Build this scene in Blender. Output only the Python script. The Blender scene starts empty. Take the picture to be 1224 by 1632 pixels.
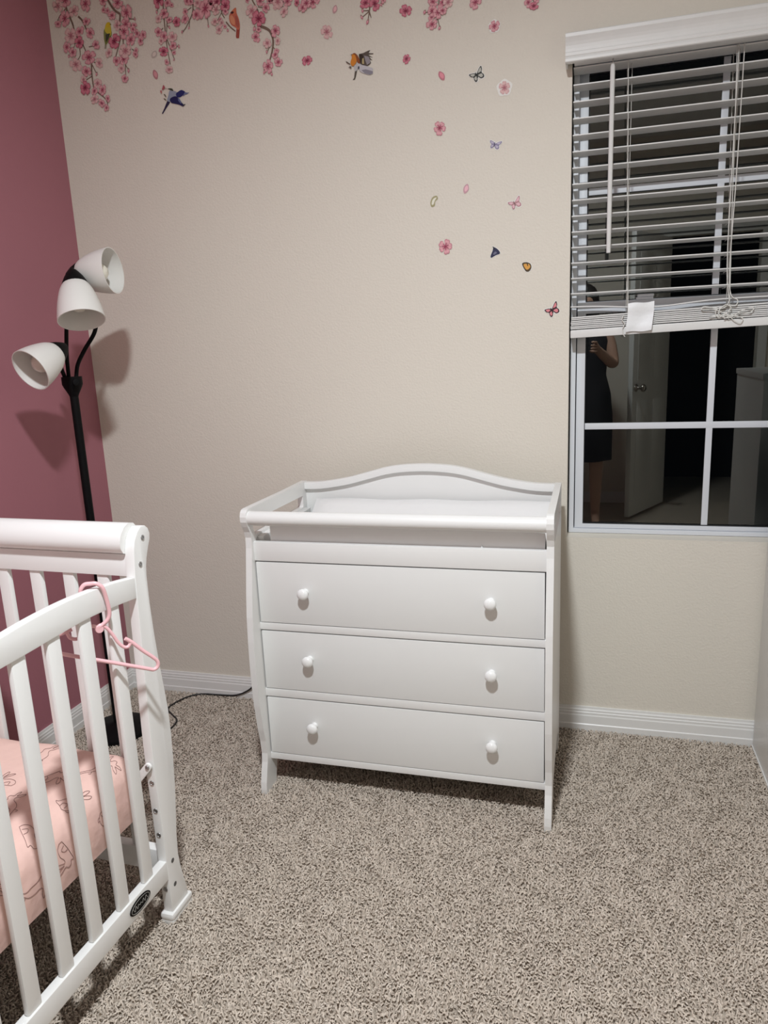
import bpy, bmesh, math, random
import numpy as np
from mathutils import Vector, Matrix
random.seed(7); RNG = np.random.default_rng(7)
SC = bpy.context.scene
COL = SC.collection
PI = math.pi

# ------------------------------------------------------------------ camera
F_PX, IW, IH = 1170.41, 1224, 1632
CPOS = np.array([1.7921, -2.4030, 1.3134])
YAW, PIT, ROL = 0.2788, -0.2211, -0.0437
_fw = np.array([-math.sin(YAW)*math.cos(PIT), math.cos(YAW)*math.cos(PIT), math.sin(PIT)])
_r = np.array([math.cos(YAW), math.sin(YAW), 0.0]); _u = np.cross(_r, _fw)
C_R = _r*math.cos(ROL)+_u*math.sin(ROL); C_U = -_r*math.sin(ROL)+_u*math.cos(ROL)
cd = bpy.data.cameras.new('camera'); cam = bpy.data.objects.new('camera', cd); COL.objects.link(cam)
cd.sensor_fit = 'VERTICAL'; cd.sensor_height = 24.0; cd.lens = F_PX*24.0/IH; cd.clip_start = 0.02
M = Matrix.Identity(4)
for i in range(3):
    M[i][0], M[i][1], M[i][2], M[i][3] = C_R[i], C_U[i], -_fw[i], CPOS[i]
cam.matrix_world = M
SC.camera = cam
def wall_at(u, v, y=0.0):
    """photo pixel -> (x, z) on the plane y = const (the back wall)"""
    d = C_R*(u-IW/2)/F_PX - C_U*(v-IH/2)/F_PX + _fw
    t = (y-CPOS[1])/d[1]
    q = CPOS+t*d
    return float(q[0]), float(q[2])

# ------------------------------------------------------------------ world, exposure
w = bpy.data.worlds.new('night'); SC.world = w; w.use_nodes = True
w.node_tree.nodes['Background'].inputs[0].default_value = (0.10, 0.12, 0.16, 1)
w.node_tree.nodes['Background'].inputs[1].default_value = 0.01
SC.view_settings.view_transform = 'Standard'; SC.view_settings.look = 'None'
SC.view_settings.gamma = 1.0; SC.view_settings.exposure = 0.0
SC.view_settings.use_curve_mapping = False
LIGHT_POS = (1.55, -2.0, 2.70); LIGHT_W = 62.0; LIGHT_COL = (0.945, 1.0, 1.04)

# ------------------------------------------------------------------ materials
def lin(c):
    return tuple(((x/255)/12.92 if x/255 <= .04045 else ((x/255+.055)/1.055)**2.4) for x in c)+(1,)
def mat(name, col, rough=.5, metal=0., bump=None, vary=None, trans=0., emis=None, spec=.5):
    m = bpy.data.materials.new(name); m.use_nodes = True
    nt = m.node_tree; b = nt.nodes['Principled BSDF']
    c = lin(col) if max(col) > 1.001 else tuple(col)+(1,)
    b.inputs['Base Color'].default_value = c
    b.inputs['Roughness'].default_value = rough; b.inputs['Metallic'].default_value = metal
    b.inputs['Specular IOR Level'].default_value = spec
    if trans: b.inputs['Transmission Weight'].default_value = trans
    if emis:
        b.inputs['Emission Color'].default_value = tuple(emis[:3])+(1,); b.inputs['Emission Strength'].default_value = emis[3]
    tc = nt.nodes.new('ShaderNodeTexCoord')
    if bump:
        n = nt.nodes.new('ShaderNodeTexNoise'); n.inputs['Scale'].default_value = bump[0]; n.inputs['Detail'].default_value = bump[3] if len(bump) > 3 else 3
        bp = nt.nodes.new('ShaderNodeBump'); bp.inputs['Strength'].default_value = bump[1]; bp.inputs['Distance'].default_value = bump[2]
        nt.links.new(tc.outputs['Object'], n.inputs['Vector']); nt.links.new(n.outputs['Fac'], bp.inputs['Height']); nt.links.new(bp.outputs['Normal'], b.inputs['Normal'])
    if vary:
        n = nt.nodes.new('ShaderNodeTexNoise'); n.inputs['Scale'].default_value = vary[0]; n.inputs['Detail'].default_value = 4
        mx = nt.nodes.new('ShaderNodeMix'); mx.data_type = 'RGBA'
        mx.inputs[6].default_value = tuple(max(0, x*(1-vary[1])) for x in c[:3])+(1,); mx.inputs[7].default_value = tuple(min(1, x*(1+vary[1])) for x in c[:3])+(1,)
        nt.links.new(tc.outputs['Object'], n.inputs['Vector']); nt.links.new(n.outputs['Fac'], mx.inputs[0]); nt.links.new(mx.outputs[2], b.inputs['Base Color'])
    return m
def mat_vcol(name, rough=.6, spec=.3):
    m = mat(name, (.5, .5, .5), rough, spec=spec); nt = m.node_tree
    a = nt.nodes.new('ShaderNodeVertexColor'); a.layer_name = 'Col'
    nt.links.new(a.outputs['Color'], nt.nodes['Principled BSDF'].inputs['Base Color'])
    return m
MT = dict(
    wall=mat('cream wall paint', (.745, .695, .61), .62, bump=(150, .45, .0026), spec=.35),
    pink=mat('mauve pink wall paint', (.385, .152, .185), .6, bump=(190, .25, .0015), spec=.35),
    ceil=mat('white ceiling paint', (.66, .655, .64), .8, bump=(120, .3, .002)),
    trim=mat('white semi gloss trim', (.78, .77, .75), .35),
    floor=mat('carpet backing', (.40, .34, .28), .95, bump=(220, .6, .006), vary=(160, .5)),
    white=mat('white lacquered wood', (.80, .795, .78), .33, vary=(6, .015)),
    drawer=mat('white lacquered drawer front', (.78, .78, .765), .30, vary=(5, .015)),
    crib=mat('white painted crib wood', (.83, .825, .81), .30, vary=(7, .015)),
    porcelain=mat('white glossy knob', (.86, .86, .85), .12),
    inside=mat('raw carcass board', (.35, .31, .27), .8),
    vinyl=mat('white window vinyl', (.70, .72, .76), .4),
    seal=mat('black window seal', (.02, .02, .02), .7),
    slat=mat('white blind slat', (.74, .735, .72), .42, vary=(40, .03)),
    cordw=mat('white blind cord', (.75, .74, .70), .8),
    paper=mat('white paper scrap', (.84, .85, .86), .5, bump=(60, .4, .003)),
    black=mat('black lamp metal', (.003, .003, .0035), .6, spec=.15),
    cable=mat('black rubber cable', (.015, .015, .015), .5),
    shade=mat('opal white lamp shade', (.88, .865, .835), .35),
    bulb=mat('frosted bulb glass', (.80, .76, .66), .25),
    steel=mat('zinc bolt', (.42, .42, .42), .35, metal=.9),
    hole=mat('dark drilled hole', (.10, .095, .09), .8),
    hanger=mat('pink plastic hanger', (.86, .50, .53), .28),
    pad=mat('white quilted changing pad', (.82, .815, .81), .55, bump=(14, .35, .01)),
    sheet=mat('pink cotton sheet', (.77, .525, .46), .85, bump=(26, .35, .010, 2), vary=(3, .03)),
    ink=mat('brown printed line', (.16, .075, .07), .8),
    badge=mat('black badge enamel', (.008, .007, .006), .7, spec=.1), badgeline=mat('grey badge line', (.42, .40, .37), .4),
    dark=mat('shade-black hallway', (.02, .02, .02), .9),  # darkness of the unlit hall put into a near-black wall colour
    skin=mat('skin', (.50, .30, .22), .5), hair=mat('dark hair', (.018, .013, .011), .5, bump=(70, .5, .01)),
    dress=mat('dark dress cloth', (.018, .017, .022), .85), phone=mat('phone body', (.03, .03, .035), .25),
    brass=mat('brushed door knob', (.45, .42, .38), .3, metal=1.),
    decal=mat_vcol('printed vinyl decal'), pile=mat_vcol('carpet yarn', .95, .1),
    led=mat('lit lamp lens', (.9, .9, .9), .4, emis=(.96, 1.0, 1.0, 30.0)),
)
g = bpy.data.materials.new('window glass'); g.use_nodes = True; nt = g.node_tree; nt.nodes.clear()
o_ = nt.nodes.new('ShaderNodeOutputMaterial'); mx_ = nt.nodes.new('ShaderNodeMixShader'); fr_ = nt.nodes.new('ShaderNodeFresnel'); fr_.inputs[0].default_value = 2.1
tr_ = nt.nodes.new('ShaderNodeBsdfTransparent'); gl_ = nt.nodes.new('ShaderNodeBsdfGlossy'); gl_.inputs['Roughness'].default_value = 0.0
gl_.inputs['Color'].default_value = (.96, 1, .95, 1); tr_.inputs[0].default_value = (.9, .93, .9, 1)
nt.links.new(fr_.outputs[0], mx_.inputs[0]); nt.links.new(tr_.outputs[0], mx_.inputs[1]); nt.links.new(gl_.outputs[0], mx_.inputs[2]); nt.links.new(mx_.outputs[0], o_.inputs[0])
MT['glass'] = g
nt = MT['shade'].node_tree; pb = nt.nodes['Principled BSDF']; ou = nt.nodes['Material Output']
tl_ = nt.nodes.new('ShaderNodeBsdfTranslucent'); tl_.inputs[0].default_value = (.86, .80, .70, 1); ms_ = nt.nodes.new('ShaderNodeMixShader'); ms_.inputs[0].default_value = .18
nt.links.new(pb.outputs[0], ms_.inputs[1]); nt.links.new(tl_.outputs[0], ms_.inputs[2]); nt.links.new(ms_.outputs[0], ou.inputs[0])

# ------------------------------------------------------------------ helpers
def base_of(p):
    while p.parent: p = p.parent
    return np.array(p.location) if not p.get('_local') else np.zeros(3)
def obj(name, V, F, m, parent=None, smooth=False, cols=None, bevel=0, org=None):
    V = np.asarray(V, float).reshape(-1, 3)
    if parent is not None: sh = base_of(parent)
    elif org is not None: sh = np.array(org, float)
    else:
        lo, hi = V.min(0), V.max(0); sh = np.array([(lo[0]+hi[0])/2, (lo[1]+hi[1])/2, lo[2]])
    me = bpy.data.meshes.new(name)
    me.from_pydata((V-sh).tolist(), [], [tuple(f) for f in F])
    if cols is not None:
        a = me.color_attributes.new('Col', 'FLOAT_COLOR', 'POINT')
        a.data.foreach_set('color', np.asarray(cols, np.float32).reshape(-1))
    bm = bmesh.new(); bm.from_mesh(me)
    if cols is None: bmesh.ops.recalc_face_normals(bm, faces=bm.faces)
    if bevel:
        es = [e for e in bm.edges if len(e.link_faces) == 2 and e.calc_face_angle(0) > .6]
        bmesh.ops.bevel(bm, geom=es, offset=bevel, segments=2, affect='EDGES', profile=.6, clamp_overlap=True)
    bm.to_mesh(me); bm.free()
    if smooth or bevel:
        for pl in me.polygons: pl.use_smooth = True
        if not smooth or smooth == 'auto':
            me.set_sharp_from_angle(angle=math.radians(40))
    me.materials.append(MT[m])
    o = bpy.data.objects.new(name, me); COL.objects.link(o)
    if parent is not None: o.parent = parent
    else: o.location = sh
    return o
def thing(name, loc, label=None, cat=None, group=None, rotz=0, local=False, kind=None):
    o = bpy.data.objects.new(name, None); COL.objects.link(o); o.location = loc; o.rotation_euler = (0, 0, rotz)
    o.empty_display_size = .05
    if local: o['_local'] = 1
    return tag(o, label, cat, group, kind)
def tag(o, label=None, cat=None, group=None, kind=None):
    if label: o['label'] = label
    if cat: o['category'] = cat
    if group: o['group'] = group
    if kind: o['kind'] = kind
    return o
BF = [(0, 3, 2, 1), (4, 5, 6, 7), (0, 1, 5, 4), (1, 2, 6, 5), (2, 3, 7, 6), (3, 0, 4, 7)]
def boxv(lo, hi):
    (a, b, c), (d, e, f) = lo, hi
    return [(a, b, c), (d, b, c), (d, e, c), (a, e, c), (a, b, f), (d, b, f), (d, e, f), (a, e, f)]
def box(name, lo, hi, m, parent=None, bevel=.0015):
    return obj(name, boxv(lo, hi), BF, m, parent, bevel=bevel)
class MB:
    def __init__(s): s.V = []; s.F = []
    def add(s, V, F):
        n = len(s.V); s.V += [tuple(v) for v in V]; s.F += [tuple(i+n for i in f) for f in F]; return s
    def box(s, lo, hi): return s.add(boxv(lo, hi), BF)
    def obj(s, name, m, parent=None, **k): return obj(name, s.V, s.F, m, parent, **k)
def smooth_path(P, n=6, closed=False):
    P = [np.array(q, float) for q in P]; out = []
    N = len(P); rng = range(N if closed else N-1)
    for i in rng:
        p0 = P[(i-1) % N] if closed or i > 0 else 2*P[0]-P[1]
        p1 = P[i]; p2 = P[(i+1) % N]
        p3 = P[(i+2) % N] if closed or i+2 < N else 2*P[-1]-P[-2]
        for k in range(n):
            t = k/n
            out.append(.5*((2*p1)+(-p0+p2)*t+(2*p0-5*p1+4*p2-p3)*t*t+(-p0+3*p1-3*p2+p3)*t**3))
    if not closed: out.append(P[-1])
    return out
def tube(P, r, sides=8, cap=True, closed=False):
    P = [np.array(q, float) for q in P]; n = len(P); V = []; F = []
    rr = r if hasattr(r, '__len__') else [r]*n
    up = np.array([0.0, 0, 1]); prev = None
    for i in range(n):
        if closed: t = P[(i+1) % n]-P[i-1]
        else: t = P[min(i+1, n-1)]-P[max(i-1, 0)]
        t = t/(np.linalg.norm(t)+1e-12)
        if prev is None:
            a = up if abs(t[2]) < .9 else np.array([1.0, 0, 0]); x = np.cross(a, t)
        else: x = prev-t*(prev@t)
        x /= np.linalg.norm(x)+1e-12; prev = x; y = np.cross(t, x)
        for k in range(sides):
            an = 2*PI*k/sides; V.append(P[i]+rr[i]*(x*math.cos(an)+y*math.sin(an)))
    m = n if closed else n-1
    for i in range(m):
        for k in range(sides):
            a, b = i*sides+k, i*sides+(k+1) % sides; j = (i+1) % n
            F.append((a, b, j*sides+(k+1) % sides, j*sides+k))
    if cap and not closed:
        F.append(tuple(range(sides-1, -1, -1))); F.append(tuple((n-1)*sides+k for k in range(sides)))
    return V, F
def lathe(prof, origin, axis, seg=24, closed_prof=False):
    """prof: (r, h) along the axis"""
    ax = np.array(axis, float); ax /= np.linalg.norm(ax)
    a = np.array([0, 0, 1.0]) if abs(ax[2]) < .9 else np.array([1.0, 0, 0])
    x = np.cross(a, ax); x /= np.linalg.norm(x); y = np.cross(ax, x); O = np.array(origin, float); V = []; F = []
    for r, h in prof:
        for k in range(seg):
            an = 2*PI*k/seg; V.append(O+ax*h+max(r, 1e-5)*(x*math.cos(an)+y*math.sin(an)))
    n = len(prof)
    for i in range(n if closed_prof else n-1):
        j = (i+1) % n
        for k in range(seg): F.append((i*seg+k, i*seg+(k+1) % seg, j*seg+(k+1) % seg, j*seg+k))
    return V, F
def prism(poly, axis, a, b):
    """poly of 2-D points; axis 'x': (y,z) poly extruded a..b, 'y': (x,z), 'z': (x,y)"""
    f = {'x': lambda p, t: (t, p[0], p[1]), 'y': lambda p, t: (p[0], t, p[1]), 'z': lambda p, t: (p[0], p[1], t)}[axis]
    n = len(poly); V = [f(p, a) for p in poly]+[f(p, b) for p in poly]
    F = [tuple(range(n)), tuple(range(2*n-1, n-1, -1))]+[(i, (i+1) % n, n+(i+1) % n, n+i) for i in range(n)]
    return V, F
def holed_prism(outer, holes, axis, a, b):
    """flat board with holes: filled triangulated outline, given a thickness"""
    bm = bmesh.new(); loops = [outer]+holes; es = []
    for lp in loops:
        vs = [bm.verts.new((p[0], p[1], 0)) for p in lp]
        es += [bm.edges.new((vs[i], vs[(i+1) % len(vs)])) for i in range(len(vs))]
    bmesh.ops.triangle_fill(bm, edges=es, use_beauty=True, use_dissolve=False)
    bm.verts.index_update(); P = [(v.co.x, v.co.y) for v in bm.verts]; T = [tuple(v.index for v in f.verts) for f in bm.faces]
    f = {'x': lambda p, t: (t, p[0], p[1]), 'y': lambda p, t: (p[0], t, p[1]), 'z': lambda p, t: (p[0], p[1], t)}[axis]
    n = len(P); V = [f(p, a) for p in P]+[f(p, b) for p in P]
    F = T+[tuple(i+n for i in reversed(t)) for t in T]
    k = 0
    for lp in loops:
        m = len(lp); F += [(k+i, k+(i+1) % m, n+k+(i+1) % m, n+k+i) for i in range(m)]; k += m
    bm.free(); return V, F
def copy_tree(o, parent=None):
    c = o.copy(); COL.objects.link(c); c.parent = parent
    for ch in list(o.children): copy_tree(ch, c)
    return c

# ------------------------------------------------------------------ room shell
RW, RD, RH = 3.10, -3.60, 2.74            # width (x), rear wall (y), ceiling (z)
FZ = -0.008                               # carpet backing; the pile comes up to about z = 0
WX0, WX1, WZ0, WZ1 = 1.7235, 2.575, 0.679, 2.125
T = .13
mb = MB()
mb.box((-.1, 0, -.1), (WX0, T, RH)); mb.box((WX1, 0, -.1), (RW+.1, T, RH))
mb.box((WX0, 0, -.1), (WX1, T, WZ0)); mb.box((WX0, 0, WZ1), (WX1, T, RH))
tag(mb.obj('wall_back', 'wall'), 'cream painted wall with blossom decals and the window', kind='structure')
tag(box('wall_left', (-.1, RD, -.1), (0, 0, RH), 'pink', bevel=0), 'mauve pink painted side wall', kind='structure')
tag(box('wall_right', (RW, RD, -.1), (RW+.1, 0, RH), 'wall', bevel=0), 'cream painted wall on the right', kind='structure')
DX0, DX1, DZ = 2.33, 2.98, 2.03
mb = MB(); mb.box((-.1, RD-.1, -.1), (DX0, RD, RH)); mb.box((DX1, RD-.1, -.1), (RW+.1, RD, RH)); mb.box((DX0, RD-.1, DZ), (DX1, RD, RH))
tag(mb.obj('wall_rear', 'wall'), 'cream painted wall with the doorway', kind='structure')
mb = MB(); mb.box((DX0-.3, RD-1.3, -.1), (DX1+.3, RD-1.2, RH)); mb.box((DX0-.4, RD-1.3, -.1), (DX0-.3, RD-.1, RH)); mb.box((DX1+.3, RD-1.3, -.1), (DX1+.4, RD-.1, RH)); mb.box((DX0-.4, RD-1.3, RH-.1), (DX1+.4, RD-.1, RH))
tag(mb.obj('wall_hall', 'dark'), 'shade-black hallway wall beyond the doorway', kind='structure')  # hall walls coloured black to stand in for missing light
tag(box('floor', (-.1, RD-1.3, -.1), (RW+.1, .0, FZ), 'floor', bevel=0), 'beige carpeted floor', kind='structure')
tag(box('ceiling', (-.1, RD-.1, RH), (RW+.1, T, RH+.1), 'ceil', bevel=0), 'white ceiling', kind='structure')
BB = [(0, FZ), (.016, FZ), (.016, .019), (.0135, .022), (.0125, .050), (.0105, .054), (.0105, .061), (.0085, .064), (.0085, .070), (.006, .074), (.005, .081), (0, .081)]
def baseboard(name, a, b, side):
    if side == 'back': V, F = prism([(-y, z) for y, z in BB], 'x', a, b)
    elif side == 'left': V, F = prism([(y, z) for y, z in BB], 'y', a, b)
    elif side == 'right': V, F = prism([(RW-y, z) for y, z in BB], 'y', a, b)
    else: V, F = prism([(RD+y, z) for y, z in BB], 'x', a, b)
    tag(obj(name, V, F, 'trim'), 'white moulded baseboard', kind='structure')
baseboard('baseboard_back', 0, RW, 'back'); baseboard('baseboard_left', RD, 0, 'left')
baseboard('baseboard_right', RD, 0, 'right'); baseboard('baseboard_rear', 0, DX0-.06, 'rear')
# doorway behind the camera (it shows in the window's reflection)
d1 = thing('door_1', (DX0, RD, FZ), kind='structure')
mb = MB(); mb.box((DX0-.06, RD, FZ), (DX0, RD+.015, DZ+.06)); mb.box((DX1, RD, FZ), (DX1+.06, RD+.015, DZ+.06)); mb.box((DX0, RD, DZ), (DX1, RD+.015, DZ+.06)); mb.obj('casing', 'trim', d1)
h0 = np.array([DX0, RD+.02]); dv = np.array([-.30, .60]); dv /= np.linalg.norm(dv); nv = np.array([dv[1], -dv[0]])
def leaf(s0, s1, t0, t1, z0, z1):
    c = [h0+dv*s0+nv*t0, h0+dv*s1+nv*t0, h0+dv*s1+nv*t1, h0+dv*s0+nv*t1]
    return [(*q, z0) for q in c]+[(*q, z1) for q in c]
dl = obj('door_leaf', leaf(0, .64, 0, .035, .01, 2.02), BF, 'trim', d1, bevel=.002)
for z0, z1 in ((.15, .85), (1.0, 1.9)):
    for s0, s1 in ((.08, .28), (.36, .56)): obj('panel', leaf(s0, s1, .035, .039, z0, z1), BF, 'trim', dl, bevel=.003)
kp = h0+dv*.59+nv*.037
V, F = lathe([(.028, 0), (.028, .006), (.011, .01), (.011, .035), (.026, .045), (.029, .058), (.02, .07), (0, .072)], (*kp, .95), (*nv, 0), 20); obj('door_knob', V, F, 'brass', dl, smooth=True)

# recessed ceiling lamp: the one light of the room
lt = thing('ceiling_light', (LIGHT_POS[0], LIGHT_POS[1], RH), 'round white flush ceiling light above the room', 'ceiling light')
V, F = lathe([(.105, 0), (.105, -.012), (.095, -.022), (.078, -.024), (.078, -.006)], (LIGHT_POS[0], LIGHT_POS[1], RH), (0, 0, 1), 40); obj('trim_ring', V, F, 'trim', lt, smooth=True)
V, F = lathe([(.078, -.012), (.05, -.014), (0, -.015)], (LIGHT_POS[0], LIGHT_POS[1], RH), (0, 0, 1), 40); obj('lens', V, F, 'led', lt, smooth=True)
ld = bpy.data.lights.new('ceiling_lamp', 'AREA'); ld.shape = 'DISK'; ld.size = .15; ld.spread = math.radians(172); ld.energy = LIGHT_W; ld.color = LIGHT_COL
lo_ = bpy.data.objects.new('ceiling_lamp', ld); COL.objects.link(lo_); lo_.parent = lt; lo_.location = (0, 0, LIGHT_POS[2]-RH)

# ------------------------------------------------------------------ carpet pile (uncountable tufts)
def carpet():
    P = []
    for x0, x1, y0, y1, sp in ((.002, 2.40, -1.82, -.015, .0056), (2.40, RW, -1.82, -.015, .009), (.002, RW, -2.35, -1.82, .009)):
        gx, gy = np.meshgrid(np.arange(x0, x1, sp), np.arange(y0, y1, sp)); m = gx.size
        P.append(np.stack([gx.ravel()+RNG.uniform(-.5, .5, m)*sp, gy.ravel()+RNG.uniform(-.5, .5, m)*sp, np.full(m, sp/.0056)], 1))
    P = np.concatenate(P); bx, by, k_ = P.T; n = len(P)
    # clumps: neighbouring tufts lean the same way
    ph = 2.6*np.sin(bx*31+2*np.sin(by*23))+2.2*np.sin(by*37+1.7*np.sin(bx*19))+RNG.normal(0, 1.3, n)
    lean = RNG.uniform(.004, .0085, n)*k_; ht = RNG.uniform(.0078, .0118, n)
    px, py = np.cos(ph), np.sin(ph)
    curl = RNG.normal(0, 1.2, n); qx, qy = np.cos(ph+curl), np.sin(ph+curl)
    p0 = np.stack([bx, by, np.full(n, FZ-.001)], 1)
    p1 = p0+np.stack([px*lean*.35, py*lean*.35, ht*.82], 1)
    p2 = p1+np.stack([qx*lean*.85, qy*lean*.85, ht*.20], 1)
    r = RNG.uniform(.00125, .0018, n)*k_
    V = np.zeros((n, 9, 3)); sidex, sidey = -py, px
    for i, (pp, k) in enumerate(((p0, .9), (p1, 1.2), (p2, .85))):
        sx, sy = (sidex, sidey) if i < 2 else (-qy, qx)
        V[:, i*3+0] = pp+np.stack([sx*r*k, sy*r*k, 0*r], 1)
        V[:, i*3+1] = pp-np.stack([sx*r*k, sy*r*k, 0*r], 1)
        V[:, i*3+2] = pp+np.stack([-(px if i < 2 else qx)*r*k*.6, -(py if i < 2 else qy)*r*k*.6, r*k*(1.2 if i else 0)], 1)
    f = []
    for s in (0, 3):
        for a, b in ((1, 2), (2, 0)): f += [(s+a, s+b, s+3+b), (s+a, s+3+b, s+3+a)]
    f.append((6, 7, 8)); f = np.array(f)
    F = (f[None]+(np.arange(n)*9)[:, None, None]).reshape(-1, 3)
    me = bpy.data.meshes.new('carpet_pile'); me.vertices.add(n*9); me.vertices.foreach_set('co', V.ravel().astype(np.float32))
    m = len(F); me.loops.add(m*3); me.loops.foreach_set('vertex_index', F.ravel().astype(np.int32))
    me.polygons.add(m); me.polygons.foreach_set('loop_start', np.arange(0, m*3, 3, dtype=np.int32)); me.polygons.foreach_set('loop_total', np.full(m, 3, np.int32))
    me.update(calc_edges=True)
    tone = RNG.choice([0, 1, 2, 3], n, p=[.45, .30, .15, .10])
    cols = np.array([[.595, .515, .435], [.545, .465, .39], [.655, .575, .495], [.47, .395, .325]])[tone]*RNG.uniform(.9, 1.1, (n, 1))
    c = np.ones((n, 9, 4), np.float32); c[:, :, :3] = cols[:, None]
    a = me.color_attributes.new('Col', 'FLOAT_COLOR', 'POINT'); a.data.foreach_set('color', c.ravel())
    me.materials.append(MT['pile']); o = bpy.data.objects.new('carpet_pile', me); COL.objects.link(o)
    tag(o, 'beige frieze carpet pile covering the floor', 'carpet', kind='stuff')
carpet()

# ------------------------------------------------------------------ window
GY = .085
win = thing('window_1', (WX0, T, WZ0), kind='structure')
tag(win, 'white vinyl double hung window with black night panes')
FX0, FX1 = WX0+.004, WX1-.004
MZ = 1.405
def ring(name, x0, x1, z0, z1, wl, wr, wb, wt, ya, yb, parent, bev=.0015, m='vinyl'):
    outer = [(x0, z0), (x1, z0), (x1, z1), (x0, z1)]; inner = [(x0+wl, z0+wb), (x1-wr, z0+wb), (x1-wr, z1-wt), (x0+wl, z1-wt)]
    V = [(p[0], ya, p[1]) for p in outer+inner]+[(p[0], yb, p[1]) for p in outer+inner]
    F = []
    for i in range(4):
        j = (i+1) % 4
        F += [(i, j, 4+j, 4+i), (8+i, 12+i, 12+j, 8+j), (i, 8+i, 8+j, j), (4+i, 4+j, 12+j, 12+i)]
    return obj(name, V, F, m, parent, bevel=bev)
ring('frame', FX0, FX1, WZ0+.001, WZ1-.002, .016, .016, .014, .016, .060, .125, win)
ls = ring('lower_sash', FX0+.019, FX1-.019, WZ0+.016, MZ+.016, .026, .026, .014, .034, .066, .092, win)
us = ring('upper_sash', FX0+.015, FX1-.015, MZ-.012, WZ1-.016, .028, .028, .03, .03, .096, .120, win)
GX0, GX1 = FX0+.045, FX1-.045
gm = (GX0+GX1)/2
for sash, z0, z1, y, mz in ((ls, WZ0+.030, MZ-.018, .079, 1.033), (us, MZ+.018, WZ1-.046, .108, 1.750)):
    ring('seal', GX0-.001, GX1+.001, z0-.001, z1+.001, .003, .003, .004, .003, y-.008, y-.004, sash, 0, 'seal')
    box('muntin', (gm-.0095, y-.006, z0), (gm+.0095, y-.001, z1), 'vinyl', sash, .0012)
    box('muntin', (GX0, y-.0062, mz-.010), (GX1, y-.0012, mz+.010), 'vinyl', sash, .0012)
    for x0, x1 in ((GX0, gm), (gm, GX1)):
        for a, b in ((z0, mz), (mz, z1)):
            obj('pane', [(x0, y, a), (x1, y, a), (x1, y, b), (x0, y, b)], [(0, 1, 2, 3)], 'glass', sash)
for x in (1.945, 2.36):
    lk = box('sash_lock', (x-.025, .058, MZ+.016), (x+.025, .085, MZ+.024), 'vinyl', win, .002)
    box('lever', (x-.022, .05, MZ+.024), (x+.026, .07, MZ+.032), 'vinyl', lk, .003)

# ------------------------------------------------------------------ window blind
bl = thing('window_blind', ((WX0+WX1)/2, .02, 1.31), 'white faux wood window blind pulled half way up', 'blind')
VP = [(-.046, 2.066), (-.060, 2.066), (-.063, 2.068), (-.063, 2.075), (-.060, 2.077), (-.059, 2.080), (-.061, 2.083), (-.0615, 2.090), (-.0595, 2.093), (-.0590, 2.100), (-.0600, 2.108), (-.0625, 2.116), (-.0660, 2.123), (-.0690, 2.128), (-.0690, 2.136), (-.066, 2.139), (-.046, 2.139)]
VX0, VX1 = 1.706, 2.592
V, F = prism(VP, 'x', VX0, VX1); va = obj('valance', V, F, 'slat', bl)
for x in (VX0, VX1-.006): box('valance_return', (x, -.050, 2.066), (x+.006, -.001, 2.138), 'slat', va, .001)
box('head_rail', (WX0+.006, -.045, 2.072), (WX1-.006, -.002, 2.118), 'slat', bl, .001)
SX0, SX1 = WX0+.004, WX1-.006
def slat_mesh(name, x0, x1, y0, y1, zf, th=.0030, n=14, tilt=0.):
    V = []; F = []
    for i in range(n+1):
        x = x0+(x1-x0)*i/n; z = zf(x)
        for k, y in enumerate((y0, (y0+y1)/2, y1)):
            cz = .0016 if k == 1 else 0; dz = tilt*(y-(y0+y1)/2)
            V += [(x, y, z+cz+dz+th/2), (x, y, z+cz+dz-th/2)]
    for i in range(n):
        a, b = i*6, i*6+6
        for k in (0, 2):
            F += [(a+k, a+k+2, b+k+2, b+k), (a+k+1, b+k+1, b+k+3, a+k+3)]
        F += [(a, b, b+1, a+1), (a+4, a+5, b+5, b+4)]
    F += [(0, 1, 3, 2), (2, 3, 5, 4)]; e = n*6; F += [(e, e+2, e+3, e+1), (e+2, e+4, e+5, e+3)]
    return V, F
V, F = slat_mesh('slat', SX0, SX1, -.003, .047, lambda x: 0, n=1, tilt=-.06)
s0 = None
for k in range(15):
    z = 2.0665-.0444*k
    if s0 is None: s0 = obj('slat', [(a, b, c+z) for a, b, c in V], F, 'slat', bl)
    else:
        c = s0.copy(); COL.objects.link(c); c.parent = bl; c.location = (0, 0, -.0444*k)
V, F = slat_mesh('slat', SX0, SX1, -.003, .047, lambda x: 1.408-.013*math.exp(-((x-1.96)/.12)**2), n=24); obj('slat', V, F, 'slat', bl)
tl = lambda x: .012*(x-WX0)/.5
for k in range(7):
    jj = random.uniform(-.003, .003)
    V, F = slat_mesh('slat', SX0+random.uniform(0, .004), SX1-.002, -.003+jj, .047+jj, lambda x: 1.3425+.0054*k+tl(x)+random.uniform(-.0005, .0005), th=.0036, n=6); obj('slat', V, F, 'slat', bl)
mb = MB(); mb.add([(x, y, z+(tl(x))) for x, y, z in boxv((SX0, -.006, 1.314), (SX1, .048, 1.338))], BF); mb.obj('bottom_rail', 'slat', bl, bevel=.003)
def cordpath(name, pts, r=.0011, parent=bl, sides=5, n=5): 
    V, F = tube(smooth_path(pts, n), r, sides); return obj(name, V, F, 'cordw', parent, smooth=True)
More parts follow.
